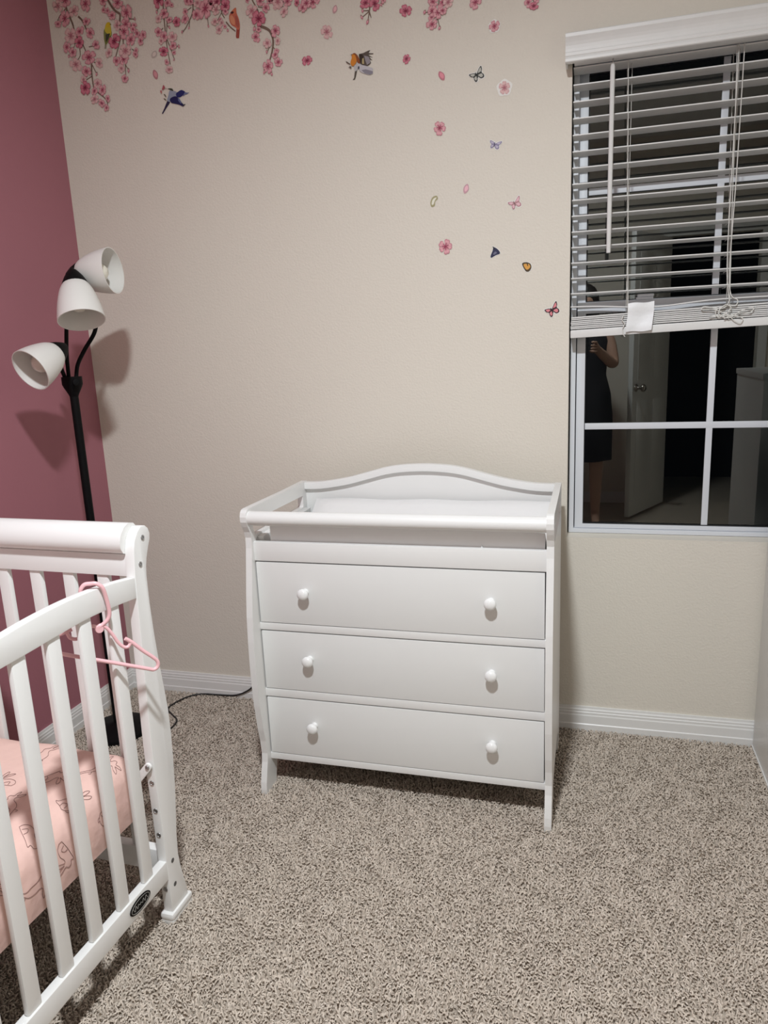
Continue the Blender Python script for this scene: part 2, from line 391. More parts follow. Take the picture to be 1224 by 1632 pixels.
for x in (1.880, 2.160):
    for y in (-.0055, .0490): cordpath('ladder_cord', [(x-.004, y, 2.07), (x+.004, y, 1.75), (x+.014, y, 1.40), (x+.014, y, 1.345)])
    mb = MB()
    for k in range(15):
        z = 2.0615-.0444*k; v, f = tube([(x, -.005, z-.002), (x, .049, z-.0015)], .0006, 4); mb.add(v, f)
    tag(mb.obj('ladder_rung', 'cordw', bl), kind='stuff')
    cordpath('lift_cord', [(x+.008, .022, 2.07), (x+.010, .022, 1.35)], .0009)
# knotted lift cord hanging in front of the stack
kx = 2.237
cordpath('knotted_cord', [(a-.068, b, c) for a, b, c in [(2.242, -.008, 2.07), (2.240, -.010, 1.75), (2.236, -.010, 1.50), (2.243, -.010, 1.42), (2.262, -.010, 1.402), (2.258, -.012, 1.388), (2.235, -.012, 1.388), (2.205, -.013, 1.375), (2.215, -.014, 1.355), (2.245, -.015, 1.378), (2.230, -.016, 1.390), (2.212, -.014, 1.368), (2.240, -.016, 1.352), (2.275, -.014, 1.372), (2.305, -.012, 1.378), (2.295, -.012, 1.364), (2.258, -.014, 1.364), (2.228, -.015, 1.350)]], .0014)
cordpath('knotted_cord', [(a-.068, b, c) for a, b, c in [(2.228, -.010, 2.07), (2.228, -.010, 1.55), (2.236, -.010, 1.43), (2.24, -.011, 1.40), (2.222, -.013, 1.380), (2.175, -.012, 1.388), (2.168, -.012, 1.380), (2.20, -.014, 1.378), (2.236, -.016, 1.362), (2.255, -.014, 1.345), (2.272, -.012, 1.336), (2.278, -.012, 1.350), (2.25, -.015, 1.358), (2.205, -.014, 1.360), (2.188, -.012, 1.356)]], .0014)
cordpath('knotted_cord', [(1.882, -.010, 1.376), (1.878, -.011, 1.362), (1.886, -.012, 1.350), (1.880, -.012, 1.336), (1.884, -.011, 1.318), (1.888, -.011, 1.312)], .0013)
V, F = tube([(1.834, -.072+.045, 2.06), (1.834, -.028, 2.05), (1.834, -.028, 1.62), (1.834, -.028, 1.555)], [.004, .0065, .0065, .0060], 8); tw = obj('tilt_wand', V, F, 'slat', bl, smooth='auto')
V, F = tube(smooth_path([(1.834, -.02, 2.085), (1.834, -.028, 2.075), (1.834, -.03, 2.064), (1.834, -.026, 2.058)], 4), .0016, 6); obj('wand_hook', V, F, 'steel', tw, smooth=True)
# paper scrap over the stack
P = []; NX, NZ = 8, 10
x0, x1 = 1.894, 1.968
for j in range(NZ+1):
    t = j/NZ; z = 1.408-.083*t
    for i in range(NX+1):
        s = i/NX; sk = -.006*max(0, (t-.35))/.65
        P.append((x0+sk+(x1-x0)*s, -.0125-.003*math.sin(s*5+t*3)-.002*math.sin(t*9)-(.002 if t > .42 else 0), z+.003*s+.0015*math.sin(s*7)))
FF = [(j*(NX+1)+i, j*(NX+1)+i+1, (j+1)*(NX+1)+i+1, (j+1)*(NX+1)+i) for j in range(NZ) for i in range(NX)]
V2 = P+[(x, y+.0012, z) for x, y, z in P]; n = len(P)
bd = [i for i in range(NX)]+[j*(NX+1)+NX for j in range(NZ)]+[NZ*(NX+1)+i for i in range(NX, 0, -1)]+[j*(NX+1) for j in range(NZ, 0, -1)]
FF2 = FF+[tuple(i+n for i in reversed(f)) for f in FF]+[(bd[i], bd[(i+1) % len(bd)], bd[(i+1) % len(bd)]+n, bd[i]+n) for i in range(len(bd))]
tag(obj('paper_scrap', V2, FF2, 'paper', smooth='auto'), 'white paper scrap taped over the stacked blind slats', 'paper')

# ------------------------------------------------------------------ changing table
X0, X1, YF, YB = .8641, 1.6901, -.5416, -.1111
dr = thing('changing_table', ((X0+X1)/2, (YF+YB)/2, FZ), 'white three drawer changing table with curved back and scrolled sides', 'changing table')
front = [(-.588, FZ), (-.589, .012), (-.586, .035), (-.576, .07), (-.568, .095), (-.564, .122), (-.568, .165), (-.577, .207), (-.588, .29), (-.591, .35), (-.592, .411), (-.590, .492), (-.585, .567), (-.576, .63), (-.566, .686), (-.557, .74), (-.552, .766), (-.550, .797), (-.556, .815), (-.566, .832), (-.573, .847), (-.574, .862), (-.570, .874), (-.562, .881), (-.55, .883)]
outer = front+[(-.45, .882), (-.30, .880), (YB+.01, .880), (YB+.012, .50), (YB+.012, FZ), (-.165, FZ), (-.170, .03), (-.185, .07), (-.215, .090), (-.30, .094), (-.44, .094), (-.478, .088), (-.500, .065), (-.512, .03), (-.518, FZ)]
hole = [(-.523, .800), (-.15, .797), (-.145, .802), (-.145, .832), (-.15, .836), (-.515, .842), (-.535, .838), (-.533, .82)]
for a, b in ((X0-.019, X0), (X1, X1+.019)):
    V, F = holed_prism(outer, [hole], 'x', a, b); obj('side_panel', V, F, 'white', dr, bevel=0)
def rr(name, z0, z1, m='white', y0=YF, y1=YF+.018): return box(name, (X0, y0, z0), (X1, y1, z1), m, dr, .0012)
rr('apron_rail', .7267, .7826); rr('drawer_rail', .5156, .5372); rr('drawer_rail', .3027, .3271); rr('bottom_rail', .0929, .1135)
box('tray_board', (X0, YF+.018, .738), (X1, YB-.02, .750), 'white', dr, .001)
box('tray_cleat', (X0, YF+.030, .750), (X0+.020, YB-.02, .793), 'white', dr, .0015)
box('bottom_board', (X0, YF+.018, .0935), (X1, YB, .105), 'inside', dr, 0)
# arched back
crest = [(.8641, .879), (.905, .880), (.948, .884), (1.023, .897), (1.096, .916), (1.15, .930), (1.202, .938), (1.277, .9415), (1.352, .938), (1.404, .930), (1.458, .916), (1.531, .897), (1.606, .884), (1.649, .880), (1.6901, .879)]
cr = [(q[0], q[1]) for q in smooth_path([(a, b, 0) for a, b in crest], 4)]
V, F = prism([(X0, .10)]+[(a, b-.002) for a, b in cr][::1]+[(X1, .10)], 'y', YB, YB+.009); bp_ = obj('back_panel', V, F, 'white', dr)
V, F = prism(cr+[(a, b-.024) for a, b in cr[::-1]], 'y', YB-.016, YB+.010); obj('crest_moulding', V, F, 'white', bp_, bevel=.002)
# front roll bar
V, F = tube([(X0, -.553, .8555), (X1, -.553, .8555)], .0205, 24); obj('front_roll_bar', V, F, 'white', dr, smooth='auto')
# drawers
kn = None
for z0, z1, kz in ((.5372, .7267, .638), (.3271, .5156, .432), (.1135, .3027, .219)):
    dw = box('drawer_front', (X0+.0035, YF, z0+.0022), (X1-.0042, YF+.018, z1-.0038), 'drawer', dr, .0015)
    mb = MB(); mb.box((X0+.02, YF+.018, z0+.02), (X1-.02, YF+.38, z1-.03)); mb.obj('drawer_box', 'inside', dw)
    for kx_ in (1.015, 1.545):
        V, F = lathe([(.0105, 0), (.0105, .003), (.0068, .006), (.0066, .011), (.0095, .0135), (.0145, .0165), (.0168, .0215), (.0160, .0265), (.0115, .0305), (.005, .0322), (0, .0325)], (kx_, YF, kz), (0, -1, 0), 24)
        obj('knob', V, F, 'porcelain', dw, smooth=True)
# changing pad on the tray
def pad_profile(y):
    t = (y-(YF+YB)/2)/.19
    return .775+.070*min(1, abs(t))**2.2
PX0, PX1, PY0, PY1 = X0+.042, X1-.0015, YF+.021, YB-.024
NX, NY = 26, 18; V = []; 
for j in range(NY+1):
    y = PY0+(PY1-PY0)*j/NY
    for i in range(NX+1):
        x = PX0+(PX1-PX0)*i/NX
        e = min(1, min(i, NX-i)/1.5, min(j, NY-j)/1.2)
        z = pad_profile(y)+.002*math.sin(x*23)*math.sin(y*17+1)-.018*(1-e)
        if i in (0, NX): x += .004 if i == 0 else -.004
        V.append((x, y, z))
n = len(V); F = [(j*(NX+1)+i, j*(NX+1)+i+1, (j+1)*(NX+1)+i+1, (j+1)*(NX+1)+i) for j in range(NY) for i in range(NX)]
bd = [i for i in range(NX)]+[j*(NX+1)+NX for j in range(NY)]+[NY*(NX+1)+i for i in range(NX, 0, -1)]+[j*(NX+1) for j in range(NY, 0, -1)]
mb_ = [(V[i][0], V[i][1], .7505) for i in bd]; V += mb_; L = len(bd)
F += [(bd[i], n+i, n+(i+1) % L, bd[(i+1) % L]) for i in range(L)]+[tuple(n+i for i in range(L))]
pd = thing('changing_pad', ((PX0+PX1)/2, (PY0+PY1)/2, .7505), 'white contoured changing pad lying in the changing table tray', 'changing pad')
po = obj('pad', V, F, 'pad', pd, smooth='auto')
V, F = prism([(1.508, .7507), (1.530, .7507), (1.520, .7900)], 'y', PY0-.0035, PY0-.0015); obj('seam_tab', V, F, 'paper', po)

# ------------------------------------------------------------------ crib
PHI = math.radians(2)
cb = thing('crib', (.858, -1.08, 0), 'white wooden sleigh end baby crib with slatted sides', 'crib', rotz=-PHI, local=True)
CWD, LM = .66, -.4375       # width (to -x), mid length
pbk = [(.038, .020), (.033, .05), (.027, .083), (.0205, .115), (.017, .149), (.020, .20), (.027, .25), (.036, .32), (.041, .39), (.044, .45), (.043, .517), (.038, .57), (.031, .632), (.025, .71), (.022, .78), (.0225, .844), (.025, .865), (.030, .884), (.040, .907), (.048, .922), (.050, .935), (.046, .947), (.036, .956)]
pfr = [(.020, .957), (.007, .948), (-.005, .932), (-.011, .912), (-.0145, .883), (-.017, .857), (-.019, .812), (-.022, .73), (-.025, .646), (-.029, .554), (-.032, .46), (-.032, .38), (-.031, .309), (-.030, .238), (-.030, .164), (-.030, .091), (-.030, .020)]
prof = pbk+pfr
def sprism(poly, n0, n1, m='crib', name='post', parent=cb, bevel=.003):
    V, F = prism(poly, 'x', n0, n1); return obj(name, V, F, m, parent, bevel=bevel)
def mirl(poly): return [(2*LM-l, z) for l, z in poly]
for near in (0, 1):
    fl = mirl if near else (lambda p: p)
    for n0, n1, out in ((-.024, 0, 1), (-CWD, -CWD+.024, -1)):
        ps = sprism(fl(prof), n0, n1)
        l0, l1 = sorted([q[0] for q in fl([(-.040, 0), (.047, 0)])])
        box('foot', (n0-.006, l0, .006), (n1+.006, l1, .024), 'crib', ps, .007)
        box('glide', (n0-.004, l0+.002, FZ), (n1+.004, l1-.002, .006), 'trim', ps, .002)
        face = n1 if out > 0 else n0
        for l, z in fl([(.022, .932), (.004, .877)]):
            V, F = lathe([(.0058, 0), (.0058, .0012), (.0048, .002), (.0026, .002), (.0024, .0006), (0, .0006)], (face, l, z), (out, 0, 0), 14); obj('bolt', V, F, 'steel', ps, smooth='auto')
        for l, z in fl([(-.008, .149), (-.009, .086)]):
            V, F = lathe([(.0058, .0004), (.0050, .0006), (0, .0005)], (face, l, z), (out, 0, 0), 14); obj('bolt_hole', V, F, 'hole', ps)
        for l, z in fl([(-.0322, .367), (-.0313, .295), (-.0305, .231), (-.0305, .085)]):
            V, F = lathe([(.0060, .0002), (.0058, .0012), (.0043, .0008), (.0040, .0004), (0, .0005)], (( n0+n1)/2, l, z), (0, 1 if near else -1, 0), 14); obj('bolt_hole', V, F, 'steel', ps)
# sleigh ends
for near in (0, 1):
    fl = mirl if near else (lambda p: p)
    roll = [(-.004, .901), (-.016, .905), (-.023, .916), (-.024, .930), (-.017, .947), (-.004, .960), (.012, .966), (.028, .963), (.038, .953), (.042, .938), (.036, .920), (.026, .907), (.016, .901)]
    sprism(fl(roll), -CWD+.024, -.024, name='end_top_roll', bevel=0).data.set_sharp_from_angle(angle=math.radians(50))
    sprism(fl([(-.010, .852), (.012, .852), (.014, .901), (-.008, .901)]), -CWD+.024, -.024, name='end_panel_rail', bevel=.001)
    sprism(fl([(-.012, .115), (.012, .115), (.012, .172), (-.012, .172)]), -CWD+.024, -.024, name='end_bottom_rail', bevel=.002)
    for k in range(6):
        nc = -.0945-.0922*k
        lm = fl([(0.0, 0)])[0][0]
        box('end_slat', (nc-.0150, lm-.0065, .172), (nc+.0150, lm+.0065, .852), 'crib', cb, .003)
# long sides
ltop = [(-.018, .853), (-.08, .862), (-.144, .868), (-.20, .871), (-.266, .871), (-.33, .868), (-.387, .863), (LM, .861)]
lbot = [(-.020, .807), (-.09, .8135), (-.168, .818), (-.249, .8165), (-.338, .813), (LM, .811)]
def sym(l): return l+[(2*LM-a, b) for a, b in l[-2::-1]]
def interp(L, x):
    L = sorted(L); return float(np.interp(x, [a for a, _ in L], [b for _, b in L]))
tp = [(q[0], q[1]) for q in smooth_path([(a, b, 0) for a, b in sym(ltop)], 3)]; bt = [(q[0], q[1]) for q in smooth_path([(a, b, 0) for a, b in sym(lbot)], 3)]
for n0, n1 in ((-.022, -.001), (-CWD+.001, -CWD+.022)):
    sprism(tp+bt[::-1], n0, n1, name='side_top_rail', bevel=.0025)
    rail = sprism([(-.026, .112), (2*LM+.026, .112), (2*LM+.026, .161), (-.026, .161)], n0, n1, name='side_bottom_rail', bevel=.0025)
    for k in range(9):
        lc = -.091-.0866*k; zt = interp(bt, lc)+.004
        V = boxv((n0+.005, lc-.0170, .161), (n1-.004, lc+.0170, zt)); obj('side_slat', V, BF, 'crib', cb, bevel=.0045)
    if n1 > -.1:
        # oval badge with a ring and a line of script
        oc, oz = -.136, .1375; E_ = lambda a, b, dn: [(n1+dn, oc+a*math.cos(t), oz+b*math.sin(t)) for t in np.linspace(0, 2*PI, 33)[:-1]]
        A, B = E_(.036, .0165, .0002), E_(.036, .0165, .0022); V = A+B; k = len(A)
        bd_ = obj('badge', V, [tuple(range(k, 2*k))]+[(i, (i+1) % k, k+(i+1) % k, k+i) for i in range(k)], 'badge', rail)
        V, F = tube(E_(.0315, .0132, .0023), .0005, 5, closed=True); obj('badge_ring', V, F, 'badgeline', bd_)
        sc_ = [(n1+.0023, oc+.024-.0045*i, oz+(.004 if i % 2 else -.003)+.002*math.sin(i*2.3)) for i in range(12)]
        V, F = tube(smooth_path(sc_, 4), .0005, 5); obj('badge_script', V, F, 'badgeline', bd_)
# mattress support
sp_ = ring
mb = MB()
MSZ0, MSZ1 = .262, .280
L0, L1 = 2*LM-.0, 0.0
mb.box((-CWD+.075, L0+.03, MSZ0), (-.075, L1-.012, MSZ1)); mb.obj('mattress_support', 'crib', cb, bevel=.002)
for n_, s in ((-.012, 1), (-CWD+.012, -1)):
    for l_ in (-.038, 2*LM+.038):
        a = np.array([n_, l_, .412]); b = np.array([n_-s*.045, l_, .360]); c_ = np.array([n_-s*.058, l_, .275])
        d_ = (b-a)/np.linalg.norm(b-a); nn = np.array([d_[2], 0, -d_[0]])*.009
        q = []
        for t in np.linspace(PI/2, 3*PI/2, 7): q.append(a+d_*.009*math.cos(t)+nn*math.sin(t))
        q += [b-nn, c_+np.array([-.006*s, 0, 0]), c_+np.array([.006*s, 0, 0]), b+nn]
        poly = [(v[0], v[2]) for v in q]
        th = .003; V, F = prism(poly, 'y', l_-th, l_+th); br = obj('support_bracket', V, F, 'crib', cb, bevel=.0008)
        V, F = lathe([(.0055, 0), (.0055, .0015), (.0045, .0026), (.0022, .0026), (.002, .001), (0, .001)], (n_, l_+(-th if l_ > LM else th), .412), (0, -1 if l_ > LM else 1, 0), 14); obj('bolt', V, F, 'steel', br, smooth='auto')

# ------------------------------------------------------------------ mattress with printed sheet
mt = thing('crib_mattress', (.858, -1.08, 0), 'mattress in pink rabbit print sheet inside the crib', 'mattress', rotz=-PHI, local=True)
MC, MA = -.330, .277; MTOP, MBOT, MRAD = .424, .281, .050
ML0, ML1 = 2*LM+.006, -.006
def msurf(s, t, off=0.):
    """unrolled sheet: s across from the middle, t along; rolls over the long edges"""
    sg = 1 if s >= 0 else -1; a = abs(s); fl_ = MA-MRAD
    pil = .010*math.cos(PI*.5*min(1, a/MA))
    te = min(t-ML0, ML1-t); edge = 0.
    if te < MRAD:
        u = 1-max(0, te)/MRAD; edge = MRAD*(1-math.sqrt(max(0, 1-u*u)))
    wob = .0025*math.sin(t*21+s*9)+.0018*math.sin(s*33+t*13)
    if a <= fl_: return (MC+s, t, MTOP+pil+wob+off-edge)
    if a <= fl_+MRAD*PI/2:
        th = (a-fl_)/MRAD; r = MRAD+off
        return (MC+sg*(fl_+r*math.sin(th)-.4*edge*math.sin(th)), t, MTOP+pil+wob-MRAD+r*math.cos(th)-edge*max(0, math.cos(th)))
    dn = a-fl_-MRAD*PI/2; bot = MTOP-MRAD-dn
    bul = .004*math.sin(min(1, dn/.09)*PI)
    return (MC+sg*(MA+off+bul-.4*edge), t, max(MBOT, bot+(pil+wob)*max(0, 1-dn/.05)))
SMAX = MA-MRAD+MRAD*PI/2+(MTOP-MRAD-MBOT)
S = np.concatenate([np.linspace(-SMAX, -MA+MRAD, 14), np.linspace(-MA+MRAD, MA-MRAD, 22)[1:-1], np.linspace(MA-MRAD, SMAX, 14)])
tt = np.concatenate([ML0+MRAD*(1-np.cos(np.linspace(0, PI/2, 6))), np.linspace(ML0+MRAD, ML1-MRAD, 40)[1:-1], ML1-MRAD*(1-np.cos(np.linspace(PI/2, 0, 6)))])
V = [msurf(s, t) for t in tt for s in S]; NS = len(S)
F = [(j*NS+i, j*NS+i+1, (j+1)*NS+i+1, (j+1)*NS+i) for j in range(len(tt)-1) for i in range(NS-1)]
F += [tuple(range(NS-1, -1, -1)), tuple((len(tt)-1)*NS+i for i in range(NS))]
bot0 = len(V)
sheet = obj('fitted_sheet', V, F, 'sheet', mt, smooth='auto')
RAB = {
 'sit': [[(-.30, -.42), (-.40, -.30), (-.42, -.05), (-.30, .20), (-.10, .30), (.05, .42), (-.02, .62), (-.04, .85), (.06, .98), (.12, .80), (.13, .60), (.20, .80), (.32, .96), (.36, .78), (.26, .55), (.36, .42), (.40, .30), (.30, .20), (.22, .05), (.24, -.15), (.26, -.35), (.36, -.42), (.20, -.45), (-.05, -.42), (-.30, -.42)], [(-.28, -.30), (-.12, -.10), (.02, -.25), (-.08, -.40)], [(-.42, -.18), (-.52, -.12), (-.50, -.26), (-.40, -.30)]],
 'leap': [[(-.85, -.25), (-.70, -.18), (-.50, -.02), (-.30, .16), (0, .22), (.25, .20), (.40, .30), (.34, .50), (.38, .72), (.48, .60), (.50, .38), (.60, .52), (.72, .62), (.70, .45), (.60, .30), (.72, .18), (.66, .06), (.50, .02), (.62, -.16), (.80, -.26), (.70, -.32), (.48, -.20), (.20, -.12), (-.10, -.12), (-.35, -.10), (-.55, -.22), (-.78, -.36), (-.85, -.25)], [(-.46, .06), (-.56, .14), (-.62, .04)]],
 'lie': [[(-.62, -.22), (-.66, -.05), (-.50, .14), (-.20, .22), (.08, .16), (.20, .22), (.02, .42), (-.10, .62), (.06, .60), (.20, .42), (.26, .28), (.24, .56), (.34, .74), (.40, .54), (.38, .28), (.54, .18), (.56, .02), (.42, -.08), (.48, -.20), (.20, -.22), (-.20, -.24), (-.62, -.22)], [(-.40, -.18), (-.34, .02), (-.16, -.04), (-.10, -.20)]]}
def rabbit(kind, sc, tc, size, rot, flip):
    mb = MB(); cr_, sr = math.cos(rot), math.sin(rot)
    for pl in RAB[kind]:
        pts = [np.array(msurf(sc+size*((flip*q[0])*cr_-q[1]*sr), tc+size*((flip*q[0])*sr+q[1]*cr_), .0009)) for q in smooth_path([(a, b, 0) for a, b in pl], 4)]
        v, f = tube(pts, .00042, 4); mb.add(v, f)
    return mb.obj('rabbit_print', 'ink', sheet)
ki = 0
for i, s in enumerate(np.arange(-.20, .36, .088)):
    for j, t in enumerate(np.arange(-.80, -.04, .108)):
        ss = s+random.uniform(-.012, .012); t2 = t+(.06 if i % 2 else 0)+random.uniform(-.012, .012)
        if t2 > -.065 or ss > SMAX-.055: continue
        rabbit(('sit', 'leap', 'lie')[(i*2+j) % 3], ss, t2, .049, random.choice([-.4, 0, .5, -1.2, 1.0])-PI/2*(1 if s > .15 else .3), random.choice([-1, 1]))

# ------------------------------------------------------------------ clothes hanger on the crib rail
HA = math.radians(40)
hg = thing('clothes_hanger', (.858, -1.08, 0), 'pink plastic child hanger hooked over the crib side rail', 'hanger', rotz=-PHI, local=True)
def hp(e, z, dn=0.): return (-.012+e*math.sin(HA)+dn, -.135+e*math.cos(HA), z)
HR = .0040
def htube(pts, r=HR, n=6, closed=False, name='arm'):
    V, F = tube(smooth_path(pts, n, closed), r, 10, closed=closed); return obj(name, V, F, 'hanger', hg, smooth='auto')
htube([hp(-.003, .786), hp(.006, .788), hp(.016, .778), hp(.025, .762), hp(.033, .744), hp(.043, .731), hp(.052, .729), hp(.059, .737)], .0036)
htube([hp(.048, .748), hp(.059, .738), hp(.080, .713), hp(.097, .695), hp(.107, .682), hp(.107, .670), hp(.098, .665), hp(.084, .671), hp(.02, .702), hp(-.012, .717), hp(-.066, .743), hp(-.084, .752), hp(-.094, .759), hp(-.098, .769), hp(-.094, .780), hp(-.084, .786), hp(-.068, .789), hp(-.050, .793)])
htube([hp(-.003, .786), hp(-.012, .790), hp(-.022, .786), hp(-.032, .776), hp(-.044, .771), hp(-.055, .776), hp(-.060, .788)], .0036)
mb = MB(); v, f = lathe([(.0001, -.004), (.0075, -.004), (.0085, -.002), (.0085, .002), (.0075, .004), (.0001, .004)], hp(.001, .781), (math.cos(HA), -math.sin(HA), 0), 16); mb.add(v, f); mb.obj('neck', 'hanger', hg, smooth='auto')
hk = [(-.0135, -.137, .784), (-.006, -.129, .789), (.003, -.122, .799), (.0065, -.120, .815), (.0065, -.124, .845), (.0055, -.130, .868), (-.002, -.137, .8785), (-.012, -.142, .8795), (-.022, -.147, .8785), (-.0285, -.151, .870), (-.030, -.153, .857)]
htube(hk, .0042, 5, name='hook')

# ------------------------------------------------------------------ floor lamp
LX, LY = .168, -.340
lp = thing('floor_lamp', (LX, LY, FZ), 'black three arm floor lamp with white cone shades in the corner', 'floor lamp')
V, F = lathe([(0, FZ), (.108, FZ), (.112, .004), (.110, .014), (.09, .022), (.03, .030), (.018, .036), (0, .036)], (LX, LY, 0), (0, 0, 1), 48); obj('base', V, F, 'black', lp, smooth='auto')
V, F = tube([(LX, LY, .03), (LX, LY, .42), (LX, LY, .80), (LX, LY, 1.22)], .0135, 16); pole = obj('pole', V, F, 'black', lp, smooth='auto')
V, F = lathe([(.0135, 1.198), (.016, 1.205), (.028, 1.228), (.032, 1.238), (.032, 1.262), (.0, 1.262)], (LX, LY, 0), (0, 0, 1), 24); hub = obj('hub', V, F, 'black', lp, smooth='auto')
V, F = lathe([(.007, 0), (.007, .012), (.010, .014), (.010, .024), (0, .025)], (LX+.022, LY-.018, 1.245), (.75, -.6, 0), 14); obj('switch_knob', V, F, 'black', hub, smooth='auto')
def lamp_head(neck, cap, rim, R=.076):
    V, F = tube(smooth_path(neck, 8), .0065, 10); nk = obj('gooseneck', V, F, 'black', lp, smooth='auto')
    cap, rim = np.array(cap), np.array(rim); ax = rim-cap; Ln = np.linalg.norm(ax)
    k_, q_ = R/.076, Ln/.150
    pr = [(.030*k_, .016*q_), (.040*k_, .024*q_), (.053*k_, .046*q_), (.063*k_, .076*q_), (.070*k_, .106*q_), (.0745*k_, .134*q_), (R, Ln)]
    pr = [(q[0], q[1]) for q in smooth_path([(a, b, 0) for a, b in pr], 4)]
    V, F = lathe(pr+[(a-.0026, b) for a, b in pr[::-1]], cap, ax, 40, closed_prof=True); sh = obj('lamp_shade', V, F, 'shade', lp, smooth='auto')
    V, F = lathe([(0, -.022), (.012, -.022), (.018, -.014), (.031*k_, .000), (.0405*k_, .018), (.0425*k_, .026), (.034*k_, .024), (0, .016)], cap, ax, 24); obj('lamp_socket', V, F, 'black', lp, smooth='auto')
    V, F = lathe([(.013, .02), (.013, .040), (.018, .052), (.026, .068), (.028, .082), (.024, .096), (.013, .106), (0, .108)], cap, ax, 20); obj('bulb', V, F, 'bulb', sh, smooth=True)
lamp_head([(.186, -.342, 1.255), (.192, -.332, 1.300), (.214, -.318, 1.345), (.260, -.316, 1.402), (.270, -.316, 1.46), (.262, -.345, 1.52), (.259, -.375, 1.552)], (.263, -.386, 1.566), (.389, -.368, 1.574), .068)
lamp_head([(.162, -.346, 1.255), (.164, -.344, 1.33), (.176, -.342, 1.42), (.206, -.360, 1.50), (.254, -.397, 1.560), (.286, -.425, 1.578), (.306, -.447, 1.570)], (.312, -.454, 1.552), (.352, -.496, 1.427), .067)
lamp_head([(.157, -.356, 1.255), (.158, -.372, 1.295), (.176, -.400, 1.332), (.208, -.434, 1.351), (.238, -.465, 1.353)], (.249, -.477, 1.346), (.226, -.588, 1.290), .064)
zc = .004
cp = [(.23, -.34, .012), (.27, -.345, zc), (.32, -.335, zc), (.352, -.305, zc), (.345, -.24, zc), (.30, -.20, zc), (.262, -.165, zc), (.262, -.12, zc), (.286, -.06, zc), (.33, -.028, zc), (.40, -.022, zc), (.47, -.021, .008), (.52, -.021, .028), (.56, -.022, .06), (.64, -.022, .14), (.70, -.02, .25)]
V, F = tube(smooth_path(cp, 6), .0032, 8); obj('power_cord', V, F, 'cable', lp, smooth=True)

# ------------------------------------------------------------------ white cabinet at the right edge
CXA, CXB, CYA, CYB, CH = 2.317, 2.86, -.47, -.022, 1.18
cbn = thing('white_cabinet', ((CXA+CXB)/2, (CYA+CYB)/2, FZ), 'tall white cabinet standing against the wall beside the window', 'cabinet')
for a, b in ((CXA, CXA+.018), (CXB-.018, CXB)): box('side_panel', (a, CYA, FZ), (b, CYB, CH-.02), 'white', cbn, .001)
box('top_panel', (CXA-.004, CYA-.01, CH-.02), (CXB+.004, CYB, CH), 'white', cbn, .002)
box('back_panel', (CXA+.018, CYB-.006, .0), (CXB-.018, CYB, CH-.02), 'white', cbn, 0)
box('plinth', (CXA+.018, CYA+.03, FZ), (CXB-.018, CYA+.045, .07), 'white', cbn, .001)
box('base_strip', (CXA-.0035, CYA, FZ), (CXA, CYB, .007), 'trim', cbn, .001)
for i in range(2):
    x0 = CXA+.002+i*(CXB-CXA)/2; x1 = x0+(CXB-CXA)/2-.004
    dd = box('door', (x0, CYA-.018, .075), (x1, CYA-.001, CH-.024), 'white', cbn, .0015)
    V, F = lathe([(.006, 0), (.006, .01), (.014, .016), (.015, .022), (.008, .027), (0, .0275)], ((x1-.03) if i == 0 else (x0+.03), CYA-.018, .70), (0, -1, 0), 18); obj('knob', V, F, 'porcelain', dd, smooth=True)

# ------------------------------------------------------------------ wall decals
PINKS = {'n': ((.40, .045, .11), (.80, .43, .46), (.42, .10, .16)), 'p': ((.55, .18, .23), (.78, .54, .52), (.62, .31, .33)), 'd': ((.26, .015, .06), (.70, .24, .31), (.33, .04, .09))}
def flower_mesh(key, var):
    rnd = random.Random(hash((ord(key), var)) % 9973); V = [(0, -.0002, 0)]; C = []; F = []
    ce, mi, ri = [np.array(c) for c in PINKS[key]]
    C.append((*ce, 1)); npet = 5
    for k in range(npet):
        th = 2*PI*k/npet+rnd.uniform(-.12, .12)+var; R = rnd.uniform(.80, 1.0); hw = .62+rnd.uniform(-.05, .03)
        base = len(V); prof_ = [(-1, .50), (-.9, .80), (-.6, .97), (-.2, 1.0), (0, .92), (.2, 1.0), (.6, .97), (.9, .80), (1, .50)]
        for a, r in prof_:
            an = th+a*hw
            for f_, c in ((.34, .5*ce+.5*mi), (.70, mi*(1+rnd.uniform(-.08, .05))), (1.0, .35*mi+.65*ri)):
                V.append((R*r*f_*math.cos(an), 0, R*r*f_*math.sin(an))); C.append((*np.clip(c, 0, 1), 1))
        for i in range(len(prof_)-1):
            a0, b0 = base+i*3, base+i*3+3
            F += [(0, a0, b0), (a0, a0+1, b0+1, b0), (a0+1, a0+2, b0+2, b0+1)]
    for k in range(7):   # stamens
        an = 2*PI*k/7+var; b = len(V); r0, r1 = .05, rnd.uniform(.36, .5)
        dx, dz = math.cos(an), math.sin(an); px_, pz_ = -dz*.03, dx*.03
        V += [(dx*r0-px_, -.0004, dz*r0-pz_), (dx*r0+px_, -.0004, dz*r0+pz_), (dx*r1+px_, -.0004, dz*r1+pz_), (dx*r1-px_, -.0004, dz*r1-pz_)]
        C += [(*(ce*.7), 1)]*4; F.append((b, b+1, b+2, b+3))
    return V, F, C
def bud_mesh():
    V = []; C = []; N = 12
    pts = [(0, 1.0), (.35, .6), (.5, .1), (.42, -.4), (.15, -.8), (0, -.9), (-.15, -.8), (-.42, -.4), (-.5, .1), (-.35, .6)]
    V = [(0, -.0002, 0)]+[(a, 0, b) for a, b in pts]; C = [(.85, .50, .53, 1)]+[((.50, .10, .18, 1) if b < .5 else (.22, .12, .08, 1)) for a, b in pts]
    return V, [(0, 1+i, 1+(i+1) % len(pts)) for i in range(len(pts))], C
FM = {}
